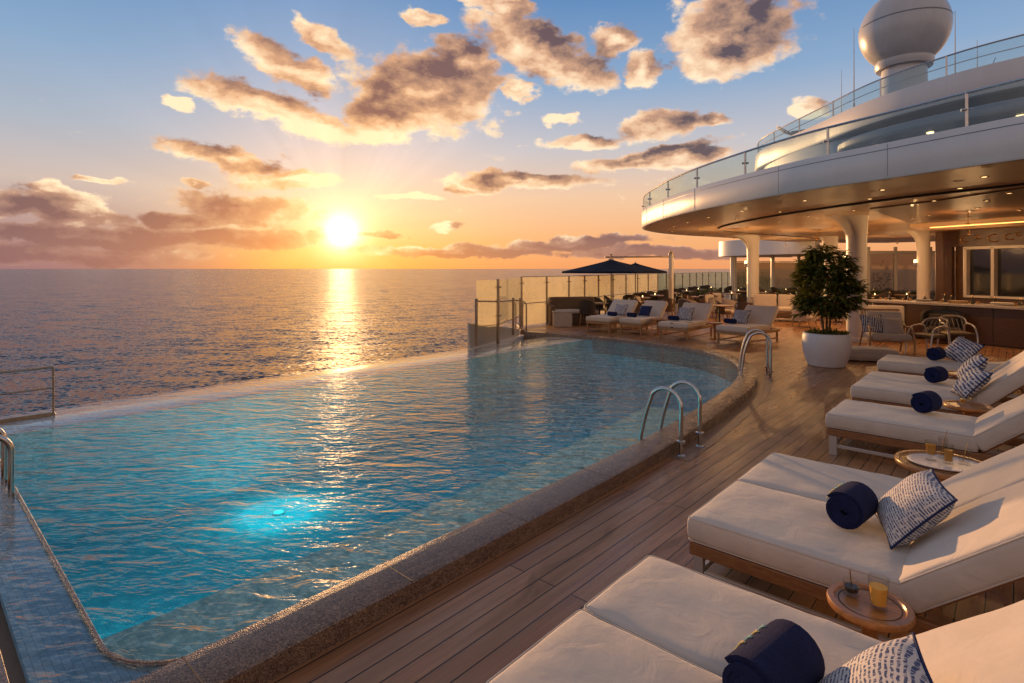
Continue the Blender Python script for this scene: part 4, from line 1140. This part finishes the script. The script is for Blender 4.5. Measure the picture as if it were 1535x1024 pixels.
# =====================================================================  second tier, radome, masts
t2 = thing('bridge_deck', 'white curved upper tier of the ship with window band and overhanging wing', 'superstructure', (0,0,0))
f2 = catmull([Vector(p) for p in [(9,14.6),(4,14.9),(.16,15.36),(-1.5,15.95),(-2.9,16.9),(-4.5,18.6),(-6.1,20.3),(-7.1,21.6),(-7.6,23.2),(-7.3,25.5),(-6,28)]], 8)
fn2 = path_normals(f2, -1)
def zslab(p): return 0
mb = MB(); mb.sweep(fn2, [(0,5.62),(.03,5.68),(0,6.22),(-.15,6.22),(-.15,5.62)]); mb.build('bulwark', M['white_paint'], t2, smooth=40)
mb = MB(); mb.prism([(p.x-n_.x*.14, p.y-n_.y*.14) for p, n_ in fn2]+[(9,28)], 5.60, 5.72); mb.build('wing_floor', M['wing_grey'], t2, smooth=0)
w2 = offset(f2, 1.35); drum = catmull([Vector(p) for p in [(-2.6,18.0),(-3.6,18.0),(-4.8,18.9),(-6.0,20.2),(-6.85,21.5),(-7.2,23.2),(-6.8,25.2),(-5.6,26.4)]], 8)
mb = MB(); mb.sweep(path_normals(drum, -1), [(0,3.86),(0,4.75),(-.3,4.75),(-.3,3.86)]); mb.sweep(path_normals(drum, -1), [(0,5.15),(0,5.62),(-.3,5.62),(-.3,5.15)]); mb.build('drum_wall', M['wall_blue'], t2, smooth=40)
mb = MB(); mb.sweep(path_normals(offset(drum, .05), -1), [(0,4.70),(0,5.16),(-.1,5.16),(-.1,4.70)]); mb.build('window_band', M['dark_glass'], t2, smooth=40)
mb = MB(); mb.sweep(path_normals([p for p in w2], -1), [(0,3.86),(0,5.62),(-.2,5.62),(-.2,3.86)]); mb.build('recessed_wall', M['wall_blue'], t2, smooth=40)
mb = MB(); mb.sweep(path_normals(offset(w2[6:26], -.012), -1), [(0,3.98),(0,5.45),(-.01,5.45),(-.01,3.98)]); mb.build('window_strip', M['dark_glass'], t2, smooth=40)
wing = catmull([Vector(p) for p in [(9,13.9),(4,14.1),(1.0,14.3),(-1.0,14.8),(-2.5,15.6),(-3.35,16.5),(-3.5,17.4),(-3.0,18.4),(-1,19)]], 8)
mb = MB(); mb.prism([(p.x, p.y) for p in wing]+[(9,19)], 4.98, 5.20); mb.build('wing', M['wing_grey'], t2, smooth=30, bevel=.06, seg=3)
for (x, y) in ((-2.6,16.6),(-1.4,15.7),(.1,15.2),(1.2,15.1)):
    mb = MB(); mb.lathe([(.07,4.968),(.06,4.976),(.001,4.972)], 16, c=(x, y, 0)); mb.build('wing_lamp', M['bulb'], t2)
g2 = thing('upper_railing', 'thin curved railing with glass on the highest deck below the white dome', 'railing', (0,0,0))
glass_rail(g2, offset(f2, .08), 6.22, .46, 1.6, 8, 72, pr=.018, clamps=False)
mb = MB(); mb.tube([(p.x, p.y, 6.45) for p in offset(f2, .08)[8:72]], .010, 6); mb.build('middle_rail', M['steel'], g2)

rdm = thing('radome', 'big white satellite dome on a thick round pedestal', 'radome', (-2.56,21.25,0))
mb = MB()
rr_ = 1.22; prof_ = []
for k in range(0, 33):
    a = R(-62+k*(152/32)); prof_.append((max(.001, rr_*math.cos(a)), 9.40+rr_*math.sin(a)))
mb.lathe(prof_, 64); mb.build('dome', M['radome'], rdm, smooth=60)
mb = MB(); mb.lathe([(rr_*.9985+.003, 9.53),(rr_*.9985+.007, 9.545),(rr_*.9985+.003, 9.56)], 64, caps=False); mb.build('dome_seam', M['wing_grey'], rdm)
mb = MB(); mb.lathe([(.58,8.20),(.74,8.18),(.78,8.28),(.78,8.40),(.68,8.44),(.5,8.44)], 48); mb.build('collar', M['radome'], rdm)
mb = MB(); mb.lathe([(.72,5.7),(.68,6.6),(.62,7.4),(.60,8.22)], 48); mb.build('pedestal', M['white_paint'], rdm)
def antenna(label, x, y, z0, z1, r=.018, arm=False):
    t = thing('antenna', label, 'antenna', (x, y, z0), 0, 'whip antennas on the top deck')
    mb = MB(); mb.tube([(0,0,0),(0,0,(z1-z0)*.35)], r*1.7, 8); mb.lathe([(r*3,0),(r*3,.05),(r*1.7,.07)], 12); mb.build('base', M['white_paint'], t)
    mb = MB(); mb.tube([(0,0,(z1-z0)*.35),(0,0,z1-z0)], [r, r*.4], 8); mb.build('whip', M['cream_paint'], t)
    if arm:
        mb = MB(); mb.tube([(0,0,(z1-z0)*.5),(.25,.1,(z1-z0)*.6),(.35,.12,(z1-z0)*.75)], r*.7, 6); mb.build('arm', M['steel'], t)
antenna('taller whip antenna left of the white dome', -3.62, 19.62, 5.72, 9.25)
antenna('shorter thin whip antenna at the far left of the dome', -3.98, 19.75, 5.72, 8.1, .012)
antenna('whip antenna right of the white dome', -1.17, 19.13, 5.72, 8.85)
antenna('short antenna with a bent arm near the right frame edge', -.68, 18.25, 5.72, 7.65, .014, True)
dsh = thing('radar_scanner', 'small pale satellite dish on a grey mount at the left of the top deck', 'radar', (-5.75,20.95,5.72))
mb = MB(); mb.tube([(0,0,0),(0,0,.75)], .06, 10); mb.box((.22,.12,.80), (.45,.35,.34)); mb.build('mount', M['wing_grey'], dsh, bevel=.02, smooth=30)
mb = MB(); mb.lathe([(.001,.0),(.22,.03),(.36,.10),(.37,.12),(.2,.06),(.001,.04)], 24, m=Matrix.Translation((-.22,-.10,.92)) @ Matrix.Rotation(R(35), 4, 'Y')); mb.build('dish', M['white_paint'], dsh)
eq = thing('deck_equipment', 'grey boxes and pipes beside the dome pedestal', 'equipment', (-3.2,19.7,5.72))
mb = MB(); mb.box((-.1,.2,.45), (.5,.4,.7)); mb.box((.35,.0,.30), (.3,.3,.5)); mb.build('cabinet', M['wing_grey'], eq, bevel=.02)
mb = MB(); mb.tube(catmull([(-.5,-.3,0),(-.5,-.3,.85),(-.35,-.3,1.0),(0,-.3,1.0),(.2,-.3,.8)], 4), .04, 8); mb.build('pipe', M['steel'], eq)

# =====================================================================  far pavilion beyond the lounge
fr_ = thing('far_roof', 'rounded far roof edge glowing in the sun beyond the lounge', 'roof', (0,0,0))
fpth = catmull([Vector(p) for p in [(-7.5,31.4),(-9.6,32.0),(-11.6,33.2),(-13.3,34.3),(-13.95,35.2),(-13.9,36.6),(-13.2,38.2),(-11,40)]], 8)
fpn = path_normals(fpth, -1)
mb = MB(); mb.sweep(fpn, [(0,2.68),(.0,3.6),(-.1,3.62),(-.6,2.98),(-.12,2.66)]); mb.build('fascia', M['white_paint'], fr_, smooth=35)
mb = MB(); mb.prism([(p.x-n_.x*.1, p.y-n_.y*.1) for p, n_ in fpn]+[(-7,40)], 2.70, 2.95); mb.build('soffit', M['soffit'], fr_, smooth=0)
GP = 'slender posts under the far roof'
first = None
for (x, y) in [(-13.2,35.8),(-12.3,37.0),(-11.0,36.2),(-9.9,37.6),(-9.0,36.0),(-8.3,38.2),(-12.9,34.6)]:
    if first is None:
        first = thing('roof_post', 'slender pale post under the far rounded roof', 'post', (x, y, 0), 0, GP)
        mb = MB(); mb.tube([(0,0,0),(0,0,2.7)], .10, 12); mb.build('shaft', M['cream_paint'], first)
        mb = MB(); mb.lathe([(.16,0),(.16,.08),(.10,.10)], 14); mb.build('base', M['cream_paint'], first)
    else: dup(first, (x, y, 0))
bm_ = thing('canopy_frame', 'pale horizontal beam with rails spanning the far terrace', 'frame', (-10.7,38.8,0), math.atan2(2.9,3.2))
mb = MB(); mb.box((0,0,2.85), (7.5,.2,.22)); mb.build('beam', M['cream_paint'], bm_, bevel=.02)
mb = MB(); mb.box((0,0,2.35), (7.5,.08,.06)); mb.build('rail', M['steel'], bm_)
for x in (-3.6,-1.2,1.2,3.6):
    mb = MB(); mb.box((x,0,1.42), (.16,.16,2.84)); mb.build('post', M['cream_paint'], bm_, bevel=.02)
for x in (-2.4, 0, 2.4):
    mb = MB(); mb.box((x,0,1.2), (2.2,.02,2.2)); mb.build('pane', M['lounge_glass'], bm_)
# glass wall behind the bar end
gw = thing('glass_wall', 'glass wall with pale posts between the lamp column and the bar', 'glass wall', (-4.3,33.8,0), math.atan2(2.0,2.25))
for x in (-2.1,-1.5,-.15,1.6,3.2):
    mb = MB(); mb.box((x,0,1.5), (.12,.12,3.0)); mb.build('post', M['cream_paint'], gw, bevel=.01)
mb = MB(); mb.box((0,0,2.72), (6.5,.14,.16)); mb.box((0,0,.25), (6.5,.10,.5)); mb.build('beam', M['cream_paint'], gw, bevel=.01)
for x, w_ in ((-1.8,.5),(-.82,1.2),(.72,1.6),(2.4,1.5)):
    mb = MB(); mb.box((x,.02,1.58), (w_,.02,2.15)); mb.build('pane', M['lounge_glass'], gw)

# =====================================================================  bar
ba = math.atan2(-1.36, 3.37)
bar = thing('bar_counter', 'long dark wood bar counter with a pale stone top', 'bar counter', (-3.19,19.11,0), ba)
mb = MB(); mb.box((4.0,.40,.47), (7.8,.62,.90)); mb.build('front', M['bar_wood'], bar, bevel=.01)
mb = MB(); mb.box((4.0,.40,.05), (7.7,.55,.10)); mb.build('plinth', M['seam'], bar)
mb = MB(); mb.box((4.0,.36,.965), (8.0,.80,.07)); mb.build('counter_top', M['bar_top'], bar, bevel=.012)
mb = MB()
for k in range(1, 8): mb.bar((k*1.0,.085,.1), (k*1.0,.085,.92), .012, .012)
mb.build('panel_seam', M['seam'], bar, smooth=0)
def on_bar(x, y, z=1.0):
    c, s_ = math.cos(ba), math.sin(ba); return (-3.19+x*c-y*s_, 19.11+x*s_+y*c, z)
bt = random.Random(5)
first = None
for k in range(10):
    x = .35+k*.42+bt.uniform(-.1,.1); h = 1+bt.uniform(-.15,.25)
    if first is None:
        first = thing('bottle', 'dark bottle among those along the bar counter', 'bottle', on_bar(x,.45), 0, 'dark bottles along the bar counter')
        mb = MB(); mb.lathe([(.001,0),(.036,0),(.038,.01),(.038,.13),(.015,.18),(.013,.24)], 16); mb.build('body', M['bottle'], first)
        mb = MB(); mb.lathe([(.016,.235),(.016,.265),(.001,.268)], 12); mb.build('cap', M['brass'], first)
        b0 = first
    else: b0 = dup(first, on_bar(x, .35+bt.random()*.3))
    b0.scale = (1, 1, h*.75)
for k, (x, w_, m_, lab) in enumerate([(1.35,.34,'bar_top','pale folded cloth on the bar counter beside the bottles'),(3.1,.42,'canvas','flat white menu stack on the bar counter'),(3.7,.30,'cushion_grey','grey menu stack at the right of the bar counter'),(2.2,.36,'teak_light','wooden serving board on the bar counter')]):
    mb = MB()
    for j in range(3): mb.box((bt.uniform(-.02,.02), bt.uniform(-.02,.02), .012+j*.024), (w_, .26, .022), rz=bt.uniform(-.1,.1))
    tag(mb.build('counter_stack', M[m_], smooth=0, bevel=.004, loc=on_bar(x,.30)), lab, 'stack')
bl_ = thing('table_lamp', 'small glowing lamp standing on the right end of the bar', 'lamp', on_bar(3.55,.5))
mb = MB(); mb.lathe([(.05,0),(.05,.015),(.012,.03),(.012,.12)], 14); mb.build('stand', M['brass'], bl_)
mb = MB(); mb.lathe([(.05,.11),(.04,.17),(.001,.175)], 14); mb.build('shade', M['bulb'], bl_)
wa = math.atan2(-1.2, 2.45)
bw = thing('bar_wall', 'dark wooden back wall of the bar with white framed window', 'bar wall', (-2.2,26.3,0), wa)
mb = MB(); mb.box((.28,.1,1.65), (.56,.2,3.3)); mb.box((.95,.1,3.0), (.8,.2,.6)); mb.box((4.3,.1,2.98), (6.0,.2,.64)); mb.box((5.0,.1,.45), (8.0,.2,.9)); mb.box((5.5,.1,1.65),(3.6,.19,3.3)); mb.build('panelling', M['bar_wood'], bw, bevel=.01)
mb = MB(); mb.box((.78,.25,1.4), (.45,.02,2.7)); mb.build('door', M['wood_ceiling'], bw)
mb = MB()
for x in (1.06,1.9,3.05,3.6): mb.box((x,.0,1.78), (.10,.24,1.76))
mb.box((2.33,.0,2.64), (2.64,.24,.10)); mb.box((2.33,.0,.92), (2.64,.24,.08)); mb.build('window_frame', M['cream_paint'], bw, bevel=.008)
mb = MB(); mb.box((2.33,.10,1.78), (2.5,.02,1.7)); mb.build('window_pane', M['dark_glass'], bw)
for k, (x, z, r_) in enumerate([(1.0,2.95,.10),(1.45,3.02,.07),(1.9,2.96,.13),(2.35,2.98,.10),(2.6,3.06,.06),(3.0,2.96,.12)]):
    mb = MB(); mb.tube([(x+r_*1.4*math.cos(a), -.02, z+r_*math.sin(a)) for a in [j*PI/8 for j in range(3, 15)]], .018, 6); mb.build('brass_ornament', M['brass'], bw)
gl0 = None
for k in range(16):
    x = .25+k*.24+bt.uniform(-.06,.06)
    if gl0 is None:
        gl0 = thing('bar_glass', 'small amber glass among those standing along the bar counter', 'glass', on_bar(x,.22), 0, 'small amber glasses along the bar counter')
        mb = MB(); mb.lathe([(.03,0),(.03,.01),(.04,.10),(.037,.10),(.028,.015),(.001,.015)], 14); mb.build('bowl', M['tumbler'], gl0)
        mb = MB(); mb.lathe([(.026,.017),(.033,.07),(.001,.07)], 14); mb.build('drink', M['amber'], gl0)
    else: dup(gl0, on_bar(x, .15+bt.random()*.4))
# dark tub chair in front of the bar
def tub_chair(label, loc, rz, shell, pad, w=.72, h=.74, group=None, legs='teak_light', name='armchair'):
    t = thing(name, label, 'armchair', loc, rz, group)
    vs = []; fs = []; n = 20; K = 5
    for i in range(n+1):
        a = R(-20)+R(220)*i/n
        u = abs(i/n-.5)*2; top = h-(h-.56)*u**2.2
        for k in range(K+1):
            z = .22+(top-.22)*k/K; r_ = w/2*(.86+.14*k/K)
            vs.append((r_*math.cos(a), r_*math.sin(a)*.95, z))
        for k in range(K+1):
            z = top-(top-.22)*k/K; r_ = (w/2-.07)*(.86+.14*(K-k)/K)
            vs.append((r_*math.cos(a), r_*math.sin(a)*.95, z+.0))
    s_ = 2*(K+1)
    for i in range(n):
        for k in range(s_): l = (k+1) % s_; fs.append((i*s_+k, i*s_+l, (i+1)*s_+l, (i+1)*s_+k))
    fs += [tuple(range(s_)), tuple(n*s_+k for k in range(s_))[::-1]]
    mb = MB(); mb.add(vs, fs); mb.build('shell', M[shell], t, smooth=50)
    o = cushion(w*.78, w*.74, .15, r=.05, puff=.02, seed=3).build('seat_cushion', M[pad], t, smooth=60); o.location = (0, -.02, .33)
    o = cushion(w*.62, .14, .34, r=.05, puff=.0, seed=5).build('back_cushion', M[pad], t, smooth=60); o.location = (0, w*.25, .56); o.rotation_euler = (R(-14), 0, 0)
    for sx in (-1,1):
        for sy in (-1,1):
            mb = MB(); mb.tube([(sx*w*.30, sy*w*.28, .25), (sx*w*.34, sy*w*.33, 0)], [.022,.014], 8); mb.build('leg', M[legs], t)
    return t
tub_chair('black tub chair standing in front of the bar counter', (-1.35,18.0,0), R(10), 'black_metal', 'wicker_dark', .95, .85)

# =====================================================================  lounge seating
# pale rope lounge chair and pouf right of the planter
rc = thing('rope_armchair', 'pale rope lounge chair piled with grey pillows right of the white planter', 'armchair', (-2.15,15.0,0), R(25))
mb = MB()
for sx in (-1,1):
    mb.tube(catmull([(sx*.42,-.42,0),(sx*.42,-.40,.38),(sx*.40,-.30,.60),(sx*.40,.1,.62),(sx*.38,.40,.95)], 5), .022, 8)
    mb.tube([(sx*.40,.10,.60),(sx*.42,.42,0)], .02, 8)
mb.tube([(-.38,.40,.95),(.38,.40,.95)], .022, 8); mb.tube([(-.42,-.40,.36),(.42,-.40,.36)], .02, 8); mb.build('frame', M['teak_light'], rc)
mb = MB()
for k in range(15): 
    x = -.35+k*.05; mb.tube([(x,.40,.95),(x,.30,.62),(x,.24,.36)], .014, 6)
mb.build('rope_back', M['rope'], rc)
o = cushion(.78,.72,.15,r=.05,puff=.02).build('seat_cushion', M['cushion_grey'], rc, smooth=60); o.location = (0,-.05,.38)
o = cushion(.70,.15,.46,r=.06,puff=.0,seed=4).build('back_cushion', M['canvas'], rc, smooth=60); o.location = (.05,.22,.70); o.rotation_euler = (R(-16),0,0)
pillow('patterned pillow on the left side of the rope lounge chair', (-2.38,14.82,.66), (R(60),0,R(28)), .44, .16, 'pillow_b', 'plain pillows in the lounge')
pillow('grey plain pillow leaning in the rope lounge chair', (-2.0,14.9,.62), (R(62),0,R(20)), .40, .15, 'cushion_grey', 'plain pillows in the lounge', True)
rp = thing('floor_pouf', 'low pale padded pouf on the deck at the planter foot', 'pouf', (-2.28,13.55,0), R(30))
o = cushion(1.05,.62,.22,r=.08,puff=.03,seed=8,wr=.012).build('pad', M['cushion_grey'], rp, smooth=60); o.location = (0,0,.13)
piping(1.05,.62,.22,r=.08).build('piping', M['canvas_pip'], o)
s2 = thing('lounge_sofa', 'cream two-seat sofa behind the rope chair in front of the bar', 'sofa', (-2.75,17.6,0), R(10))
o = cushion(1.3,.7,.30,r=.05).build('seat', M['cushion_grey'], s2, smooth=60); o.location = (0,0,.28)
o = cushion(1.3,.20,.50,r=.06,puff=0).build('back_cushion', M['canvas'], s2, smooth=60); o.location = (0,.32,.66); o.rotation_euler = (R(-12),0,0)
for sx in (-1,1):
    mb = MB(); mb.bar((sx*.6,-.3,0),(sx*.6,-.3,.15),.05,.05); mb.bar((sx*.6,.3,0),(sx*.6,.3,.15),.05,.05); mb.build('leg', M['teak_light'], s2)
# metal framed chairs
def frame_chair(label, loc, rz, group):
    t = thing('metal_chair', label, 'chair', loc, rz, group)
    mb = MB()
    for sx in (-1,1):
        mb.tube(catmull([(sx*.27,-.30,0),(sx*.27,-.24,.42),(sx*.26,-.12,.60),(sx*.25,.18,.64),(sx*.25,.30,.52),(sx*.26,.36,0)], 5), .018, 8)
    mb.tube(catmull([(-.25,.18,.64),(-.22,.30,.76),(0,.34,.80),(.22,.30,.76),(.25,.18,.64)], 5), .018, 8); mb.build('frame', M['leg_metal'], t)
    o = cushion(.48,.48,.07,r=.03).build('seat', M['wicker'], t, smooth=60); o.location = (0,0,.42)
    mb = MB()
    for k in range(5): mb.tube([(-.18+k*.09,.10,.44),(-.18+k*.09,.29,.74)], .01, 6)
    mb.build('backrest', M['rope'], t)
    return t
GF = 'metal framed chairs in front of the bar'
c0 = frame_chair('metal framed chair beside the rope lounge chair', (-1.42,15.3,0), R(-30), GF)
dup(c0, (-.95,16.3,0), R(25), 'metal framed chair standing closest to the black tub chair', GF)
# coil of pale hose lying on the deck beside the chairs is left out: only furniture stands there

# white armchairs and sofas behind the far sunbeds
GA = 'cream armchairs behind the far sunbeds'
a0 = tub_chair('cream tub armchair just left of the second column', (-7.75,20.8,0), R(150), 'cushion_grey', 'canvas', .80, .80, GA)
dup(a0, (-8.55,21.5,0), R(190), 'cream tub armchair farther left behind the strapped sunbed', GA)
dup(a0, (-8.9,19.7,0), R(165), 'cream tub armchair directly behind the second sunbed', GA)
dup(a0, (-5.1,20.0,0), R(170), 'cream tub armchair half hidden by the potted tree', GA)
sf = thing('lounge_sofa', 'cream sofa with two plump back cushions right of the second column', 'sofa', (-6.45,21.7,0), R(15))
mb = MB(); mb.box((0,0,.24), (1.9,.85,.22)); mb.box((-.92,.0,.42),(.12,.85,.40)); mb.box((.92,.0,.42),(.12,.85,.40)); mb.build('base', M['wicker'], sf, bevel=.03)
for k in (-1, 1):
    o = cushion(.84,.66,.16,r=.05,seed=k+3).build('seat_cushion', M['canvas'], sf, smooth=60); o.location = (k*.43,-.06,.43)
    o = cushion(.80,.20,.50,r=.07,puff=0,seed=k+7,wr=.012).build('back_cushion', M['cushion_grey'], sf, smooth=60); o.location = (k*.42,.28,.70); o.rotation_euler = (R(-14),0,R(k*3))
for sx in (-1,1):
    for sy in (-1,1):
        mb = MB(); mb.bar((sx*.85,sy*.35,0),(sx*.85,sy*.35,.14),.05,.05); mb.build('leg', M['teak_light'], sf)
# wicker corner sofa by the glass screen
ws = thing('wicker_sofa', 'brown wicker sofa against the glass screen at the deck corner', 'sofa', (-11.2,15.55,0), R(52))
mb = MB(); mb.box((0,.32,.48), (1.7,.16,.90)); mb.box((-.80,0,.36),(.16,.8,.66)); mb.box((0,-.02,.20),(1.6,.76,.34)); mb.build('wicker_body', M['wicker'], ws, bevel=.05, seg=3)
o = cushion(1.5,.68,.12,r=.04).build('seat_cushion', M['cushion_grey'], ws, smooth=60); o.location = (.04,-.04,.44)
pl_ = thing('planter_box', 'plain grey box at the end of the wicker sofa', 'box', (-11.05,14.75,0), R(40))
mb = MB(); mb.box((0,0,.24), (.62,.5,.48)); mb.build('body', M['cushion_grey'], pl_, bevel=.02); mb = MB(); mb.box((0,0,.49), (.66,.54,.03)); mb.build('lid', M['grey_panel'], pl_, bevel=.006)
# dining style chairs, tables, plants in the dim lounge
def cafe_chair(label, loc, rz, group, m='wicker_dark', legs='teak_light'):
    t = thing('cafe_chair', label, 'chair', loc, rz, group)
    vs = []; fs = []; n = 12
    for i in range(n+1):
        a = R(-5)+R(190)*i/n; u = abs(i/n-.5)*2; top = .88-.20*u**2
        for z, r_ in ((.42,.25),(top,.29),(top,.25),(.42,.21)): vs.append((r_*math.cos(a), r_*math.sin(a), z))
    for i in range(n):
        for k in range(4): l = (k+1) % 4; fs.append((i*4+k, i*4+l, (i+1)*4+l, (i+1)*4+k))
    fs += [(0,1,2,3), tuple(n*4+k for k in (3,2,1,0))]
    mb = MB(); mb.add(vs, fs); mb.build('backrest', M[m], t, smooth=40)
    mb = MB(); mb.lathe([(.001,.40),(.25,.40),(.26,.43),(.24,.47),(.001,.48)], 20); mb.build('seat', M[m], t)
    for sx in (-1,1):
        for sy in (-1,1):
            mb = MB(); mb.tube([(sx*.17,sy*.17,.41),(sx*.21,sy*.21,0)], [.02,.013], 6); mb.build('leg', M[legs], t)
    return t
def cafe_table(label, loc, group, r=.42):
    t = thing('cafe_table', label, 'table', loc, 0, group)
    mb = MB(); mb.lathe([(.001,.70),(r-.02,.70),(r,.715),(r,.73),(r-.01,.738),(.001,.738)], 32); mb.build('table_top', M['teak_light'], t)
    mb = MB(); mb.lathe([(.04,.03),(.03,.1),(.03,.64),(.08,.70)], 14); mb.build('pedestal', M['black_metal'], t)
    mb = MB(); mb.lathe([(.001,0),(.24,0),(.24,.02),(.04,.04)], 24); mb.build('base', M['black_metal'], t)
    return t
GC1 = 'dark wicker chairs along the glass screen'
GT1 = 'round tables along the glass screen'
GL = 'dark wicker chairs in the dim lounge'
GTL = 'round tables in the dim lounge'
LC1 = 'dark wicker chair in the row along the glass screen behind the umbrella'
LT1 = 'small round table in the row along the glass screen behind the umbrella'
LCL = 'dark wicker chair deep in the dim lounge under the upper deck'
LTL = 'round table deep in the dim lounge under the upper deck'
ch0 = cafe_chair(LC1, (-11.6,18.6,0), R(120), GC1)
tb0 = cafe_table(LT1, (-11.1,18.1,0), GT1)
row1 = [(-11.9,20.4),(-12.4,22.6),(-12.9,25.2),(-13.4,27.9),(-13.9,30.8),(-14.4,33.6)]
cr = random.Random(21)
for (x, y) in row1:
    dup(tb0, (x+.55, y, 0))
    for (dx, dy, rr) in ((-.05,.45,60),(.1,-.55,200),(1.2,.2,-80)):
        dup(ch0, (x+.3+dx, y+dy, 0), R(rr+cr.uniform(-25,25)))
for (lab, x, y, rz) in (('dark chair with a pale cloth at the deck corner beside the wicker sofa',-10.5,15.4,200),('dark chair between the wicker sofa and the first far sunbed',-10.1,16.4,150),('dark chair against the screen behind the first far sunbed',-11.2,17.1,80)):
    dup(ch0, (x, y, 0), R(rz), lab, GC1)
dup(tb0, (-10.55,16.2,0), 0, 'small round table beside the wicker sofa at the deck corner', GT1)
GM = 'brown wicker chairs behind the far sunbeds'
LM = 'brown wicker chair with a cream pad in the row behind the far sunbeds'
cm0 = cafe_chair(LM, (-9.9,17.6,0), R(150), GM, 'wicker')
o = cushion(.40,.40,.07,r=.03).build('seat_pad', M['canvas'], cm0, smooth=60); o.location = (0,-.02,.50)
o = cushion(.38,.09,.30,r=.035,puff=0).build('back_pad', M['canvas'], cm0, smooth=60); o.location = (0,.17,.68); o.rotation_euler = (R(-12),0,0)
for (x, y, a) in [(-9.1,18.3,210),(-8.2,17.9,170),(-7.2,18.5,120),(-6.3,17.9,190),(-10.6,19.2,90),(-9.9,21.8,160),(-9.3,22.6,40),(-7.4,22.9,200),(-5.2,22.6,150),(-4.6,21.6,230),(-10.9,23.4,110),(-9.7,24.3,30),(-4.2,23.2,100),(-6.9,24.9,180),(-10.4,25.6,200)]:
    dup(cm0, (x, y, 0), R(a))
LTM = 'round table in the row of brown wicker chairs behind the far sunbeds'
for (x, y) in [(-9.6,18.2),(-7.0,17.7),(-10.2,22.5),(-4.7,22.4),(-9.9,23.9)]: dup(tb0, (x, y, 0), 0, LTM, GM)
for (x, y, lab) in [(-7.62,14.75,'small round teak table between the second and third sunbeds at the far pool end'),(-5.98,14.80,'small round teak table between the two sunbeds nearest the potted tree')]:
    side_table(lab, (x, y, 0), .21, .46)
lsp = [(-9.9,26.5),(-8.9,28.6),(-7.3,26.2),(-6.9,29.3),(-10.8,29.8),(-5.2,24.0),(-4.6,29.2),(-11.6,32.8),(-9.2,32.5),(-3.9,26.8),(-6.2,32.4),(-7.6,23.6),(-5.6,35.0),(-3.6,30.4)]
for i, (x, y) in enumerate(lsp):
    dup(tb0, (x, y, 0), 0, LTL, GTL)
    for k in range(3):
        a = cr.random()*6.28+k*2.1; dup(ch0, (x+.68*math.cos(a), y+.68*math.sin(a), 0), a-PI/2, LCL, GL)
# things on the lounge tables
c_ = None
for i, (x, y) in enumerate(lsp + [(p[0]+.55, p[1]) for p in row1]):
    if c_ is None:
        c_ = thing('table_lantern', 'small lit lantern on a lounge table', 'lantern', (x, y, .738), 0, 'small lit lanterns on the lounge tables')
        mb = MB(); mb.lathe([(.001,0),(.05,0),(.05,.01),(.042,.02),(.042,.10),(.02,.13)], 14); mb.build('body', M['tumbler'], c_)
        mb = MB(); mb.lathe([(.018,.012),(.018,.05),(.004,.075)], 10); mb.build('candle', M['bulb'], c_)
    else: dup(c_, (x+cr.uniform(-.1,.1), y+cr.uniform(-.1,.1), .738))
# low clipped shrubs in boxes dividing the lounge
def shrub(label, loc, rz, ln, group, tall=.38):
    t = thing('planted_box', label, 'planter', loc, rz, group)
    mb = MB(); mb.box((0,0,.22), (ln,.42,.44)); mb.build('box', M['wicker'], t, bevel=.02)
    mb = MB(); r_ = random.Random(int(ln*100+loc[0]*10))
    for _ in range(int(420*ln)):
        b = Vector((r_.uniform(-ln/2,ln/2), r_.uniform(-.2,.2), .44+r_.uniform(0,tall)*(.5+.5*noise.noise(Vector((_*.01, loc[0], 1)))+.4)))
        leaf(mb, b, Vector((r_.uniform(-1,1), r_.uniform(-1,1), r_.uniform(.1,1.2))), r_.uniform(.10,.2), .045)
    mb.build('foliage', M['leaf'], t, smooth=0)
shrub('long box of low greenery in front of the glass wall beside the bar', (-3.9,31.6,0), math.atan2(2.0,2.25), 3.2, 'planted boxes in the lounge')
shrub('tall dark plant box seen through the glass wall beside the bar', (-5.2,34.6,0), 0, .9, 'planted boxes in the lounge', 1.5)
shrub('box of greenery on the terrace behind the second column', (-7.9,31.0,0), R(20), 2.6, 'planted boxes in the lounge')
shrub('box of greenery near the far posts behind the umbrella', (-11.4,27.2,0), R(80), 2.2, 'planted boxes in the lounge')
